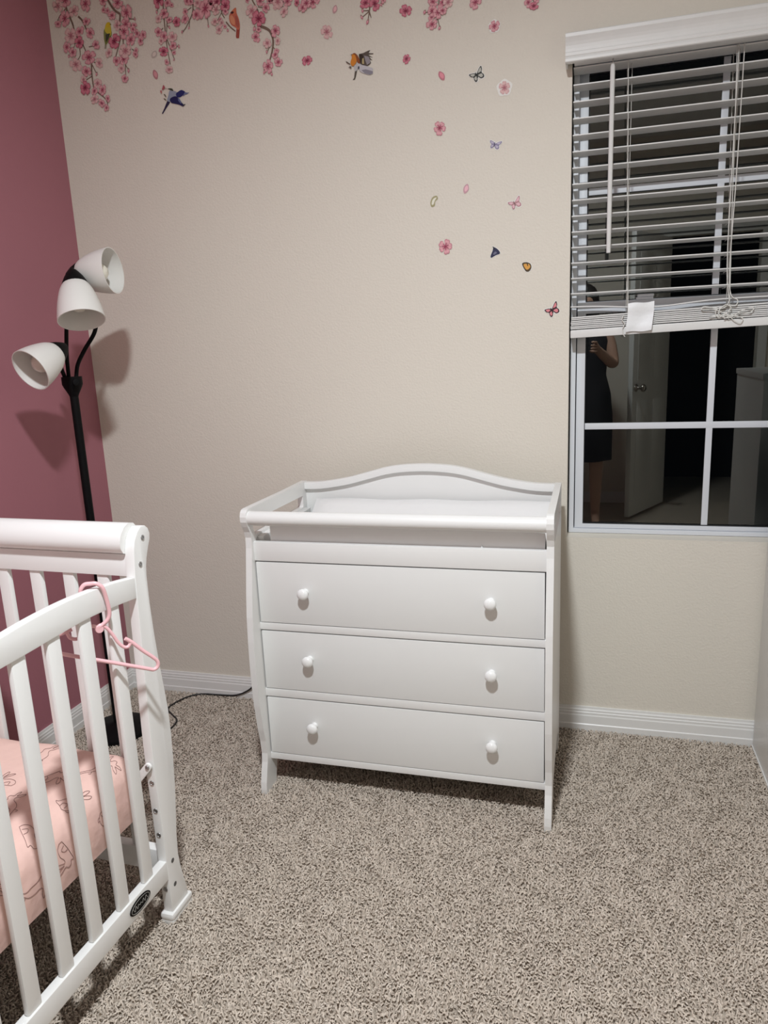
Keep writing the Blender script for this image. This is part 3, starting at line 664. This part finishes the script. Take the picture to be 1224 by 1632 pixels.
def fmesh(key, var):
    if (key, var) not in FM:
        V, F, C = bud_mesh() if key == 'b' else flower_mesh(key, var)
        me = bpy.data.meshes.new('bud' if key == 'b' else 'blossom'); me.from_pydata(V, [], F)
        a = me.color_attributes.new('Col', 'FLOAT_COLOR', 'POINT'); a.data.foreach_set('color', np.array(C, np.float32).ravel()); me.materials.append(MT['decal']); FM[(key, var)] = me
    return FM[(key, var)]
PXM = 1/455.0            # metres per photo pixel on the upper wall, for sizes only
def blossom(parent, u, v, rpx, key='n', lay=0, k=1.30):
    x, z = wall_at(u, v); loc = np.array(parent.location) if parent is not None else np.zeros(3)
    o = bpy.data.objects.new('bud' if key == 'b' else 'blossom', fmesh(key, 0 if key == 'b' else random.choice((0, 1, 2))))
    COL.objects.link(o); o.parent = parent
    o.location = np.array([x, -.0018-.0006*(lay % 7), z])-loc
    s = rpx*PXM*(1.0 if key == 'b' else k); q = random.uniform(.74, 1.0)
    o.scale = (s, 1, s*q) if random.random() < .5 else (s*q, 1, s)
    o.rotation_euler = (0, random.uniform(-.6, .6) if key == 'b' else random.uniform(0, 6.28), 0)
    return o
def ribbon(pts, w0, w1, y):
    P = smooth_path([(*wall_at(u, v), 0) for u, v in pts], 5); V = []; n = len(P)
    for i in range(n):
        t = P[min(i+1, n-1)]-P[max(i-1, 0)]; t = t/(np.linalg.norm(t)+1e-9); wv = (w0+(w1-w0)*i/(n-1))*PXM/2
        V += [(P[i][0]-t[1]*wv, y, P[i][1]+t[0]*wv), (P[i][0]+t[1]*wv, y, P[i][1]-t[0]*wv)]
    return V, [(2*i, 2*i+1, 2*i+3, 2*i+2) for i in range(n-1)]
def branch(label, org, sc, stems, flowers, group='blossom branch decals'):
    P = lambda x, y: (org[0]+x/sc, org[1]+y/sc)
    us = [P(f[0], f[1]) for f in flowers]; u = sum(a for a, _ in us)/len(us); v = sum(b for _, b in us)/len(us)
    x, z = wall_at(u, v); t = thing('blossom_branch_decal', (x, 0, z), label, 'wall decal', group)
    for k, st in enumerate(stems):
        w0, w1, pts = st[0], st[1], st[2:]
        Vv, Ff = ribbon([P(*q) for q in pts], w0, w1, -.0012-.00005*k); obj('twig', Vv, Ff, 'decal', t, cols=[(.20, .13, .10, 1)]*len(Vv))
    for i, f in enumerate(flowers):
        a, b = P(f[0], f[1]); blossom(t, a, b, f[2]/sc, f[3] if len(f) > 3 else 'n', i)
    return t
branch('long blossom branch decal hanging next to the pink wall', (80, 0), 6.12,
 [(4, 2, (130, -40), (150, 60), (215, 220), (235, 290)), (3, 2, (275, 160), (320, 210), (360, 300)), (3, 1.5, (245, 345), (300, 400), (350, 500)), (1.5, 1, (290, 470), (295, 540), (270, 590)), (2.5, 1.2, (405, 620), (410, 740), (430, 860), (470, 905), (550, 975), (565, 1050)), (1.5, 1, (410, 630), (455, 720)), (1.5, 1, (150, 90), (95, 160), (70, 220)), (1.2, 1, (250, 400), (230, 465), (170, 470)), (1.2, 1, (380, 460), (460, 440)), (1.2, 1, (430, 610), (485, 615)), (1.2, 1, (410, 745), (340, 790))],
 [(150, 0, 60), (80, 60, 52, 'p'), (350, 40, 58), (240, 110, 48, 'p'), (150, 185, 58), (85, 240, 32), (360, 215, 36), (205, 350, 60, 'p'), (290, 310, 46), (395, 325, 42), (290, 420, 46, 'd'), (170, 465, 40), (230, 515, 36), (455, 440, 36), (380, 560, 66), (255, 630, 58, 'p'), (485, 620, 42, 'p'), (360, 700, 46), (460, 725, 20, 'b'), (335, 780, 30, 'p'), (350, 860, 52, 'd'), (465, 815, 40, 'p'), (435, 890, 36), (515, 880, 42), (440, 970, 42, 'p'), (510, 1010, 36), (570, 965, 28), (560, 1055, 26), (185, 550, 20, 'b')])
branch('blossom branch decal with a small yellow bird perched beside it', (80, 0), 6.12,
 [(3, 3, (540, -60), (565, 0), (620, 90), (685, 140)), (3, 1.5, (685, 140), (680, 260), (690, 360), (640, 560)), (2, 1.2, (740, 220), (830, 280), (890, 380)), (2.5, 1.5, (712, 355), (715, 435)), (1.5, 1, (735, 620), (740, 740)), (1.2, 1, (545, 30), (525, 100)), (1.2, 1, (770, 185), (835, 190)), (1.2, 1, (800, 480), (845, 510)), (1.2, 1, (735, 630), (770, 690))],
 [(520, 10, 36), (660, 30, 52), (525, 100, 24), (565, 110, 22), (610, 155, 36), (750, 130, 66), (835, 190, 18, 'b'), (655, 250, 40, 'p'), (740, 240, 46), (725, 310, 52), (825, 250, 25), (815, 290, 30), (915, 345, 32), (890, 405, 36), (850, 330, 32), (630, 405, 60, 'd'), (790, 390, 48), (740, 500, 60, 'p'), (580, 520, 40, 'p'), (845, 500, 25), (840, 535, 27), (650, 595, 36), (720, 580, 48), (700, 670, 32, 'p'), (770, 690, 22, 'b'), (735, 770, 32)])
branch('straight narrow blossom branch decal above the blue bird', (240, 0), 5.829,
 [(2.5, 1.2, (110, -60), (115, 0), (125, 150), (150, 400), (185, 600)), (2, 1, (138, -60), (140, 0), (155, 150), (150, 300)), (1.5, 1, (155, 370), (190, 460), (225, 560)), (1, 1, (75, 60), (62, 120)), (1, 1, (150, 230), (180, 270)), (1, 1, (120, 260), (75, 310)), (1, 1, (160, 190), (245, 205)), (1, 1, (200, 430), (270, 430))],
 [(75, 10, 50, 'd'), (160, 30, 30), (200, 50, 18), (62, 115, 18, 'b'), (130, 130, 40), (180, 190, 26), (248, 210, 34, 'd'), (75, 300, 34), (178, 255, 18, 'b'), (130, 340, 36), (210, 345, 42, 'p'), (105, 385, 26, 'p'), (215, 430, 32), (270, 435, 18, 'b'), (220, 490, 20), (125, 480, 40, 'd'), (222, 555, 14, 'b'), (155, 580, 22), (180, 650, 34, 'p'), (80, 180, 26, 'p')])
branch('short blossom twigs decal with a red bird perched on it', (240, 0), 5.829,
 [(2, 1.2, (400, -60), (395, 0), (390, 120), (340, 240), (300, 300)), (1.2, 1, (380, 70), (330, 110)), (1.2, 1, (395, 80), (430, 130)), (1.2, 1, (520, 100), (540, 240)), (2, 1.2, (650, -40), (665, 60), (662, 120), (690, 170)), (1.8, 1.5, (703, 205), (740, 250), (790, 292)), (1, 1, (660, 120), (625, 190)), (1, 1, (365, 200), (360, 255))],
 [(340, 10, 32), (325, 110, 24), (325, 180, 34), (440, 30, 32, 'p'), (430, 140, 36), (515, 85, 72), (300, 300, 15, 'b'), (360, 260, 15, 'b'), (540, 245, 16, 'b'), (620, 20, 42, 'd'), (700, 60, 46, 'd'), (700, 110, 26), (615, 95, 36, 'p'), (605, 205, 30, 'p'), (650, 185, 18), (665, 215, 24, 'p'), (640, 280, 32, 'p'), (695, 250, 16), (722, 285, 18, 'b'), (570, 20, 30), (380, 20, 26)])
branch('blossom branch decal with a bent brown twig', (240, 0), 5.829,
 [(2, 1.5, (930, -60), (945, 0), (1005, 120), (1005, 230)), (4, 2, (1005, 240), (1075, 265), (1115, 300), (1140, 380), (1130, 480), (1100, 590)), (1.2, 1, (1130, 300), (1165, 250)), (1.2, 1, (1140, 440), (1175, 475)), (1.2, 1, (1110, 430), (1085, 485)), (1.2, 1, (1095, 620), (1060, 670)), (1.2, 1, (1000, 65), (1075, 80))],
 [(900, 5, 20), (1020, 10, 38), (945, 105, 48, 'p'), (1075, 75, 34), (1010, 180, 56, 'd'), (970, 270, 24, 'b'), (1010, 280, 22), (980, 345, 38), (1110, 0, 26), (1185, 20, 44, 'p'), (1165, 290, 40), (1185, 385, 28, 'p'), (1090, 405, 32, 'p'), (1085, 485, 16, 'b'), (1175, 475, 20), (1160, 510, 30), (1190, 580, 32), (1095, 620, 46), (1060, 670, 22, 'b'), (1130, 690, 20, 'b')])
branch('blossom tuft decal at the top right of the bent twig', (430, 0), 5.564,
 [(1.5, 1, (100, -40), (110, 35), (130, 90)), (1.5, 1, (250, -40), (245, 30)), (1.5, 1, (330, -40), (310, 60))],
 [(70, 30, 46, 'p'), (10, 5, 22), (160, 15, 34), (130, 105, 34, 'p'), (245, 30, 22, 'd'), (300, 72, 34), (330, 35, 38), (385, 20, 42), (420, -10, 26)])
branch('small blossom sprig decal with green stalks above the robin', (430, 0), 5.564,
 [(1.5, 2, (890, -40), (890, 0), (885, 95)), (1.5, 1, (885, 95), (825, 97)), (1.5, 1, (885, 100), (820, 155)), (1.5, 1, (885, 100), (870, 190)), (2, 1, (880, 95), (900, 160)), (1, .8, (995, -20), (990, 45))],
 [(850, 28, 40, 'd'), (932, 35, 46, 'd'), (825, 97, 18, 'b'), (818, 155, 20, 'b'), (870, 197, 22, 'b'), (990, 45, 16, 'b'), (1010, 2, 24)])
branch('small drooping blossom sprig decal left of the white edged bud', (620, 0), 4.708,
 [(1.5, 1, (380, -40), (370, 60), (365, 130), (380, 205)), (1, 1, (365, 140), (325, 185)), (1, 1, (330, 90), (270, 95))],
 [(330, 15, 30), (405, 20, 20, 'd'), (445, 20, 30, 'p'), (325, 85, 28), (370, 95, 36), (405, 85, 26), (270, 95, 18, 'b'), (320, 130, 18), (325, 185, 32), (380, 212, 16, 'b')])
branch('topmost blossom sprig decal nearest to the window', (620, 0), 4.708, [(1, 1, (1075, -30), (1085, 10), (1115, 20))], [(1045, 20, 26), (1087, 48, 24, 'd'), (1110, -10, 22)])
def single(u, v, r, key, label, backing=0.):
    x, z = wall_at(u, v); t = thing('blossom_decal', (x, 0, z), label, 'wall decal', 'single blossom decals')
    if backing:
        n = 20; rr_ = [r*PXM*backing*(1+.09*math.sin(5*a)) for a in np.linspace(0, 2*PI, n+1)[:-1]]
        V = [(x+q*math.cos(a), -.0009, z+q*math.sin(a)) for q, a in zip(rr_, np.linspace(0, 2*PI, n+1)[:-1])]
        obj('backing', V, [tuple(range(n))], 'decal', t, cols=[(.86, .84, .80, 1)]*n)
    blossom(t, u, v, r, key, 0, 1.12)
    return t
single(521, 51, 10.5, 'p', 'pale single blossom decal between bent twig and robin')
single(490, 97, 8, 'd', 'deep pink blossom decal left of the robin')
single(647, 18, 9, 'd', 'round deep pink blossom bud decal near the top of the wall')
single(648, 94, 6.5, 'd', 'tiny pink blossom decal right of the robin')
single(788, 42, 7, 'n', 'small pink blossom bud decal above the grey butterfly', 1.14)
single(804, 140, 9, 'p', 'white edged pale blossom decal right of the grey butterfly', 1.14)
single(701, 204, 9.5, 'n', 'pink blossom decal left of the violet butterfly')
single(710, 393, 10, 'n', 'bright pink blossom decal left of the dark moth')
single(758, 4, 9, 'n', 'pink blossom decal cut by the top of the wall view')
def flat(name, label, polys, cat='wall decal', group=None, parts=None, backing=None):
    """polys: list of (part name, colour, pixel polygon)"""
    pts = [q for _, _, pl in polys for q in pl]; u = sum(a for a, _ in pts)/len(pts); v = sum(b for _, b in pts)/len(pts)
    x, z = wall_at(u, v); t = thing(name, (x, 0, z), label, cat, group)
    if backing:
        mb = MB()
        for k, (_, _, pl) in enumerate(polys):
            c = np.mean(pl, 0); q = []
            for a, b in pl:
                d = np.array([a, b])-c; L_ = np.linalg.norm(d)+1e-6; q.append(wall_at(*(c+d*(1+backing/L_))))
            mb.add([(a, -.0006-.00003*k, b) for a, b in q], [tuple(range(len(q)))])
        obj('backing', mb.V, mb.F, 'decal', t, cols=[(.84, .82, .78, 1)]*len(mb.V))
    by = {}
    for k, (nm, c, pl) in enumerate(polys):
        by.setdefault(nm, []).append((k, c, pl))
    for nm, L in by.items():
        mb = MB(); cols = []
        for k, c, pl in L:
            q = [wall_at(a, b) for a, b in pl]; mb.add([(a, -.0012-.0003*k, b) for a, b in q], [tuple(range(len(q)))])
            cols += [tuple(c)+(1,)]*len(q)
        obj(nm, mb.V, mb.F, 'decal', t, cols=cols)
    return t
def sm(pl, n=3): return [(q[0], q[1]) for q in smooth_path([(a, b, 0) for a, b in pl], n, True)]
def xf(pl, u, v, s, rot): return [(u+s*(a*math.cos(rot)-b*math.sin(rot)), v+s*(a*math.sin(rot)+b*math.cos(rot))) for a, b in pl]
# petals
def petal(u, v, L, W, rot, c, label):
    o = sm(xf([(0, -1), (.8, -.4), (.9, .3), (.2, 1), (-.6, .7), (-.95, -.1), (-.6, -.75)], 0, 0, 1, 0)); o = [(a*W, b*L) for a, b in o]; o = xf(o, u, v, 1, rot)
    i = xf([(a*.7, b*.7) for a, b in [(q[0], q[1]) for q in xf(o, 0, 0, 1, 0)]], 0, 0, 1, 0)
    i = [(u+(a-u)*.62+.3, v+(b-v)*.62-.4) for a, b in o]
    flat('petal_decal', label, [('petal', tuple(x*.72 for x in c), o), ('petal', c, i)], group='petal decals')
petal(248, 119, 8, 4.2, -.25, (.72, .33, .36), 'single pink petal decal left above the blue bird')
petal(704, 121, 8, 5, -.4, (.80, .30, .36), 'deep pink petal decal left of the grey butterfly')
petal(743, 301, 8, 4.6, .35, (.85, .50, .56), 'pale pink petal decal above the bright pink blossom')
petal(246, 87, 6.5, 4.5, .5, (.76, .66, .60), 'very pale petal decal between two blossom branches')
petal(534, 15, 7, 4, .3, (.82, .50, .52), 'curled pale petal decal above the pale single blossom')
# butterflies
WR = [(0, 0), (.20, -.62), (.42, -1.05), (.62, -1.22), (.74, -.80), (.70, -.36), (.98, -.10), (1.03, .25), (.64, .48), (.24, .25)]
WL = [(0, 0), (-.30, -.18), (-.72, -.12), (-1.02, .02), (-.78, .30), (-.40, .40), (-.30, .72), (-.06, .99), (.16, .72), (.10, .25)]
def butterfly(u, v, s, rot, ce, cd_, label, squash=1.):
    P = []
    for w_ in (WR, WL):
        o = [(a*squash, b) for a, b in w_]; c0 = np.mean(o, 0)
        P.append(('wing', cd_, xf(sm(o), u, v, s, rot)))
        for i0, i1 in ((1, 6), (5, 10)):   # paler field in the fore and the hind wing
            f_ = [o[i] for i in range(i0, i1)]+[o[0]]; c1 = np.mean(f_, 0)
            P.append(('wing', ce, xf(sm([(c1[0]+(a-c1[0])*.62, c1[1]+(b-c1[1])*.62) for a, b in f_]), u, v, s, rot)))
    P.append(('body', tuple(x*.5 for x in cd_), xf([(-.20, -.24), (-.12, -.30), (.12, .05), (.26, .42), (.14, .40), (-.06, .10)], u, v, s, rot)))
    flat('butterfly_decal', label, P, group='butterfly decals', backing=1.5)
butterfly(759.5, 119.5, 11.7, 0, (.50, .49, .44), (.045, .045, .04), 'grey and black butterfly decal at upper right')
butterfly(788.5, 230, 9.0, -.75+1.5, (.52, .48, .60), (.26, .23, .36), 'pale violet butterfly decal below the grey one')
butterfly(820, 324, 10.5, .1, (.78, .50, .55), (.50, .26, .28), 'pink butterfly decal with grey wing tip')
butterfly(879.5, 494, 11.5, 0, (.74, .25, .28), (.05, .025, .03), 'red and black butterfly decal closest to the window blind')
P = [('wing', (.035, .035, .08), sm([(787, 394), (794, 398), (797, 404), (790, 407), (783, 411), (782, 408), (785, 400)])), ('wing', (.16, .16, .24), sm([(789, 401), (792, 403), (788, 406), (786, 405)])), ('body', (.02, .02, .03), [(785, 393), (786.5, 393), (789, 397), (787, 398)])]
flat('moth_decal', 'dark blue moth decal with folded wings', P, group='butterfly decals', backing=1.0)
P = [('wing', (.09, .06, .03), sm([(832, 420), (838, 418), (845, 420), (847, 426), (844, 432), (839, 433), (835, 428)])), ('wing', (.72, .36, .08), sm([(835, 421), (843, 421), (845, 426), (840, 430), (836, 426)])), ('body', (.05, .04, .03), [(839, 418), (840.5, 418), (842, 424), (840.5, 424)])]
flat('butterfly_decal', 'orange butterfly decal with folded wings', P, group='butterfly decals', backing=1.0)
P = [('wing', (.40, .36, .20), sm([(687, 319), (690, 314), (696, 312), (698, 317), (694, 321), (693, 328), (688, 330), (686, 325)])), ('wing', (.80, .78, .66), sm([(689, 320), (692, 316), (696, 315), (693, 320), (691, 326), (688, 326)]))]
flat('butterfly_decal', 'pale yellow green butterfly decal at the left of the flight', P, group='butterfly decals')
# birds (outlines measured in the photograph)
q = lambda L, o, s: [(o[0]+a/s, o[1]+b/s) for a, b in L]
O, S_ = (80, 0), 6.12
P = [('tail', (.30, .28, .20), q([(538, 400), (556, 400), (548, 475), (532, 478)], O, S_)), ('wing', (.22, .24, .07), sm(q([(528, 290), (560, 280), (598, 300), (600, 350), (575, 400), (545, 440), (530, 400), (525, 340)], O, S_))), ('body', (.62, .52, .06), sm(q([(545, 240), (575, 225), (590, 250), (600, 300), (590, 350), (560, 330), (535, 300)], O, S_))), ('head', (.66, .48, .03), sm(q([(548, 240), (562, 220), (585, 222), (592, 245), (580, 265), (555, 268)], O, S_))), ('beak', (.10, .08, .05), q([(585, 235), (603, 238), (587, 245)], O, S_)), ('wing', (.06, .06, .04), q([(545, 340), (575, 330), (590, 330), (570, 380), (548, 420)], O, S_))]
flat('bird_decal', 'small yellow green bird decal perched in the blossoms', P, group='bird decals')
O, S_ = (240, 0), 5.829
P = [('tail', (.34, .07, .05), q([(800, 255), (832, 245), (824, 355), (800, 358), (794, 340)], O, S_)), ('body', (.62, .16, .10), sm(q([(755, 105), (785, 75), (797, 80), (800, 120), (822, 180), (832, 250), (815, 280), (790, 255), (755, 235), (735, 195), (733, 145)], O, S_))), ('wing', (.42, .11, .08), sm(q([(790, 150), (812, 170), (826, 235), (815, 262), (795, 225)], O, S_))), ('head', (.66, .19, .10), sm(q([(752, 110), (778, 88), (795, 74), (798, 105), (785, 135), (760, 135)], O, S_))), ('beak', (.08, .02, .02), sm(q([(745, 118), (760, 108), (775, 112), (770, 128), (752, 130)], O, S_))), ('belly', (.74, .30, .17), sm(q([(742, 150), (765, 150), (785, 190), (785, 235), (760, 225), (742, 190)], O, S_)))]
flat('bird_decal', 'red crested bird decal perched on a twig', P, group='bird decals')
O, S_ = (250, 120), 17.486
P = [('tail', (.03, .022, .06), q([(300, 700), (375, 760), (260, 940), (170, 1085), (145, 1070), (210, 930)], O, S_)), ('body', (.30, .33, .42), sm(q([(360, 430), (470, 440), (560, 470), (600, 560), (520, 640), (420, 720), (330, 740), (295, 680), (330, 560)], O, S_))), ('head', (.06, .06, .04), sm(q([(310, 385), (350, 368), (430, 375), (470, 440), (430, 440), (370, 410)], O, S_))),
 ('wing', (.022, .024, .13), sm(q([(540, 520), (620, 450), (690, 415), (760, 440), (800, 480), (760, 540), (700, 590), (640, 620), (570, 610)], O, S_))), ('wing', (.17, .19, .32), q([(790, 475), (860, 490), (915, 480), (850, 530), (790, 545), (740, 600), (760, 530)], O, S_)), ('wing', (.018, .016, .085), sm(q([(380, 660), (520, 590), (620, 650), (700, 760), (760, 830), (740, 875), (640, 830), (520, 800), (410, 770)], O, S_))), ('wing', (.03, .03, .05), q([(720, 830), (820, 805), (745, 880)], O, S_)), ('wing', (.13, .15, .30), q([(600, 640), (640, 650), (700, 780), (680, 800), (610, 720)], O, S_)),
 ('foot', (.07, .06, .03), q([(195, 655), (240, 655), (290, 715), (262, 712)], O, S_)), ('foot', (.07, .06, .03), q([(205, 530), (245, 540), (282, 615), (268, 620)], O, S_)), ('sprig', (.42, .10, .12), sm(q([(200, 280), (245, 350), (200, 415), (160, 405), (180, 330)], O, S_))), ('sprig', (.50, .18, .18), sm(q([(110, 440), (145, 430), (165, 470), (150, 515), (122, 490)], O, S_))), ('sprig', (.3, .15, .12), q([(240, 365), (310, 385), (310, 395), (235, 378)], O, S_))]
flat('bird_decal', 'blue flying bird decal carrying a blossom sprig', P, group='bird decals')
O, S_ = (540, 60), 15.3
P = [('tail', (.10, .08, .06), q([(400, 780), (460, 750), (420, 960), (395, 1030), (340, 1038), (375, 985)], O, S_)), ('wing', (.10, .075, .06), sm(q([(500, 420), (600, 380), (700, 330), (770, 310), (730, 380), (840, 385), (830, 410), (720, 420), (835, 490), (740, 470), (825, 560), (750, 540), (790, 620), (690, 700), (560, 670), (520, 560)], O, S_), 2)), ('wing', (.30, .27, .29), q([(620, 440), (730, 470), (770, 560), (770, 620), (690, 670), (650, 560)], O, S_)), ('wing', (.50, .40, .20), q([(575, 520), (610, 500), (620, 650), (575, 640)], O, S_)), ('wing', (.035, .02, .012), sm(q([(495, 415), (560, 410), (600, 470), (555, 560), (540, 660), (515, 560)], O, S_))),
 ('belly', (.52, .50, .50), sm(q([(380, 690), (450, 640), (490, 680), (470, 760), (420, 830), (385, 770)], O, S_))), ('wing', (.55, .53, .56), sm(q([(455, 620), (560, 670), (680, 700), (770, 730), (840, 770), (830, 830), (835, 880), (750, 915), (660, 890), (570, 860), (500, 790)], O, S_))), ('wing', (.26, .24, .28), q([(560, 800), (660, 780), (740, 800), (840, 830), (830, 880), (760, 910), (640, 880)], O, S_)), ('wing', (.05, .05, .06), sm(q([(475, 720), (505, 705), (510, 760), (480, 775)], O, S_))),
 ('body', (.64, .22, .025), sm(q([(320, 430), (390, 395), (440, 430), (450, 520), (430, 620), (380, 690), (330, 700), (295, 650), (300, 580), (325, 500)], O, S_))), ('back', (.25, .07, .02), sm(q([(345, 410), (400, 388), (470, 450), (520, 560), (520, 640), (460, 610), (430, 500), (400, 430)], O, S_))), ('beak', (.06, .03, .02), q([(285, 435), (330, 415), (345, 435)], O, S_)), ('foot', (.12, .09, .07), q([(175, 585), (215, 600), (295, 655), (285, 670), (205, 630)], O, S_)), ('foot', (.12, .09, .07), q([(245, 745), (285, 705), (325, 730), (295, 775), (285, 745)], O, S_))]
flat('bird_decal', 'robin decal with orange breast and spread wings', P, group='bird decals')

# ------------------------------------------------------------------ the person taking the picture (seen only in the window pane)
pe = thing('person', (1.735, -2.83, FZ), 'person in a dark dress holding up a phone, mirrored in the window', 'person', local=True)
J = [  # x, y, z, radius, parent (local: +y faces the window)
 (0, 0, .92, .130, -1), (0, 0, 1.06, .115, 0), (0, .01, 1.22, .125, 1), (0, 0, 1.34, .085, 2), (0, .01, 1.41, .046, 3), (0, .03, 1.46, .062, 4), (0, .035, 1.54, .085, 5), (0, .025, 1.61, .066, 6),
 (.165, 0, 1.33, .050, 3), (.205, .07, 1.13, .040, 8), (.10, .26, 1.235, .030, 9), (.075, .32, 1.26, .022, 10),
 (-.165, 0, 1.33, .050, 3), (-.21, .06, 1.12, .040, 12), (-.12, .26, 1.235, .030, 13), (-.09, .32, 1.26, .022, 14),
 (.09, 0, .84, .088, 0), (.10, .01, .48, .055, 16), (.10, -.02, .09, .034, 17), (.105, .10, .03, .030, 18), (.107, .15, .022, .020, 19),
 (-.09, 0, .84, .088, 0), (-.10, .01, .48, .055, 21), (-.10, -.02, .09, .034, 22), (-.105, .10, .03, .030, 23), (-.107, .15, .022, .020, 24)]
for sx, wi in ((1, 11), (-1, 15)):
    b0 = J[wi]
    for k, (dx, dz) in enumerate(((-.022, .032), (-.028, .012), (-.028, -.008), (-.024, -.026))):
        J.append((b0[0]+sx*.010, .345, b0[2]+dz, .0095, wi)); i = len(J)-1
        J.append((b0[0]+sx*dx*.2, .368, b0[2]+dz, .0085, i)); J.append((b0[0]+sx*dx, .372, b0[2]+dz, .0075, i+1))
    J.append((b0[0]-sx*.012, .335, b0[2]-.03, .010, wi)); J.append((b0[0]-sx*.03, .350, b0[2]-.022, .0085, len(J)-1))
me = bpy.data.meshes.new('body'); me.from_pydata([j[:3] for j in J], [(j[4], i) for i, j in enumerate(J) if j[4] >= 0], [])
bo = bpy.data.objects.new('body', me); COL.objects.link(bo); bo.parent = pe; me.materials.append(MT['skin'])
sk = bo.modifiers.new('skin', 'SKIN'); sk.use_smooth_shade = True
for i, j in enumerate(J):
    sv = me.skin_vertices[0].data[i]; sv.radius = (j[3], j[3]*(.78 if i in (0, 1, 2) else 1)); sv.use_root = (i == 0)
bo.modifiers.new('sub', 'SUBSURF').levels = 2; bo.modifiers['sub'].render_levels = 2
V = []; NS = 28
for r, d, z in ((.20, .17, .48), (.20, .165, .62), (.20, .165, .80), (.19, .155, .94), (.155, .13, 1.07), (.165, .145, 1.20), (.175, .125, 1.30), (.15, .095, 1.365), (.085, .075, 1.39)):
    for k in range(NS):
        a = 2*PI*k/NS; f_ = 1+(.05*math.sin(7*a) if z < .85 else 0); V.append((r*f_*math.cos(a), .005+d*f_*math.sin(a), z))
F = [(i*NS+k, i*NS+(k+1) % NS, (i+1)*NS+(k+1) % NS, (i+1)*NS+k) for i in range(8) for k in range(NS)]
obj('dress', V, F, 'dress', pe, smooth=True)
V, F = lathe([(0, .122), (.04, .115), (.075, .09), (.096, .05), (.102, 0), (.100, -.06), (.105, -.14), (.10, -.22), (.06, -.25)], (0, -.002, 1.565), (0, -.12, 1), 24)
obj('hair', [(x, y*.95-.012 if y > .03 else y, z) for x, y, z in V], F, 'hair', pe, smooth=True)
mb = MB()
for sx in (-1, 1):
    v, f = lathe([(0, .006), (.007, .004), (.010, 0), (.007, -.004), (0, -.006)], (sx*.031, .112, 1.545), (0, 1, 0), 12); mb.add(v, f)
mb.obj('eyes', 'hair', pe)
V, F = lathe([(.002, .028), (.008, .018), (.013, .002), (.010, -.008)], (0, .118, 1.515), (0, .5, -.4), 10); obj('nose', V, F, 'skin', pe, smooth=True)
ph = thing('phone', (1.792, -2.44, 1.21), 'dark phone held upright by the person', 'phone')
box('phone_body', (1.700, -2.444, 1.19), (1.776, -2.436, 1.34), 'phone', ph, .004)
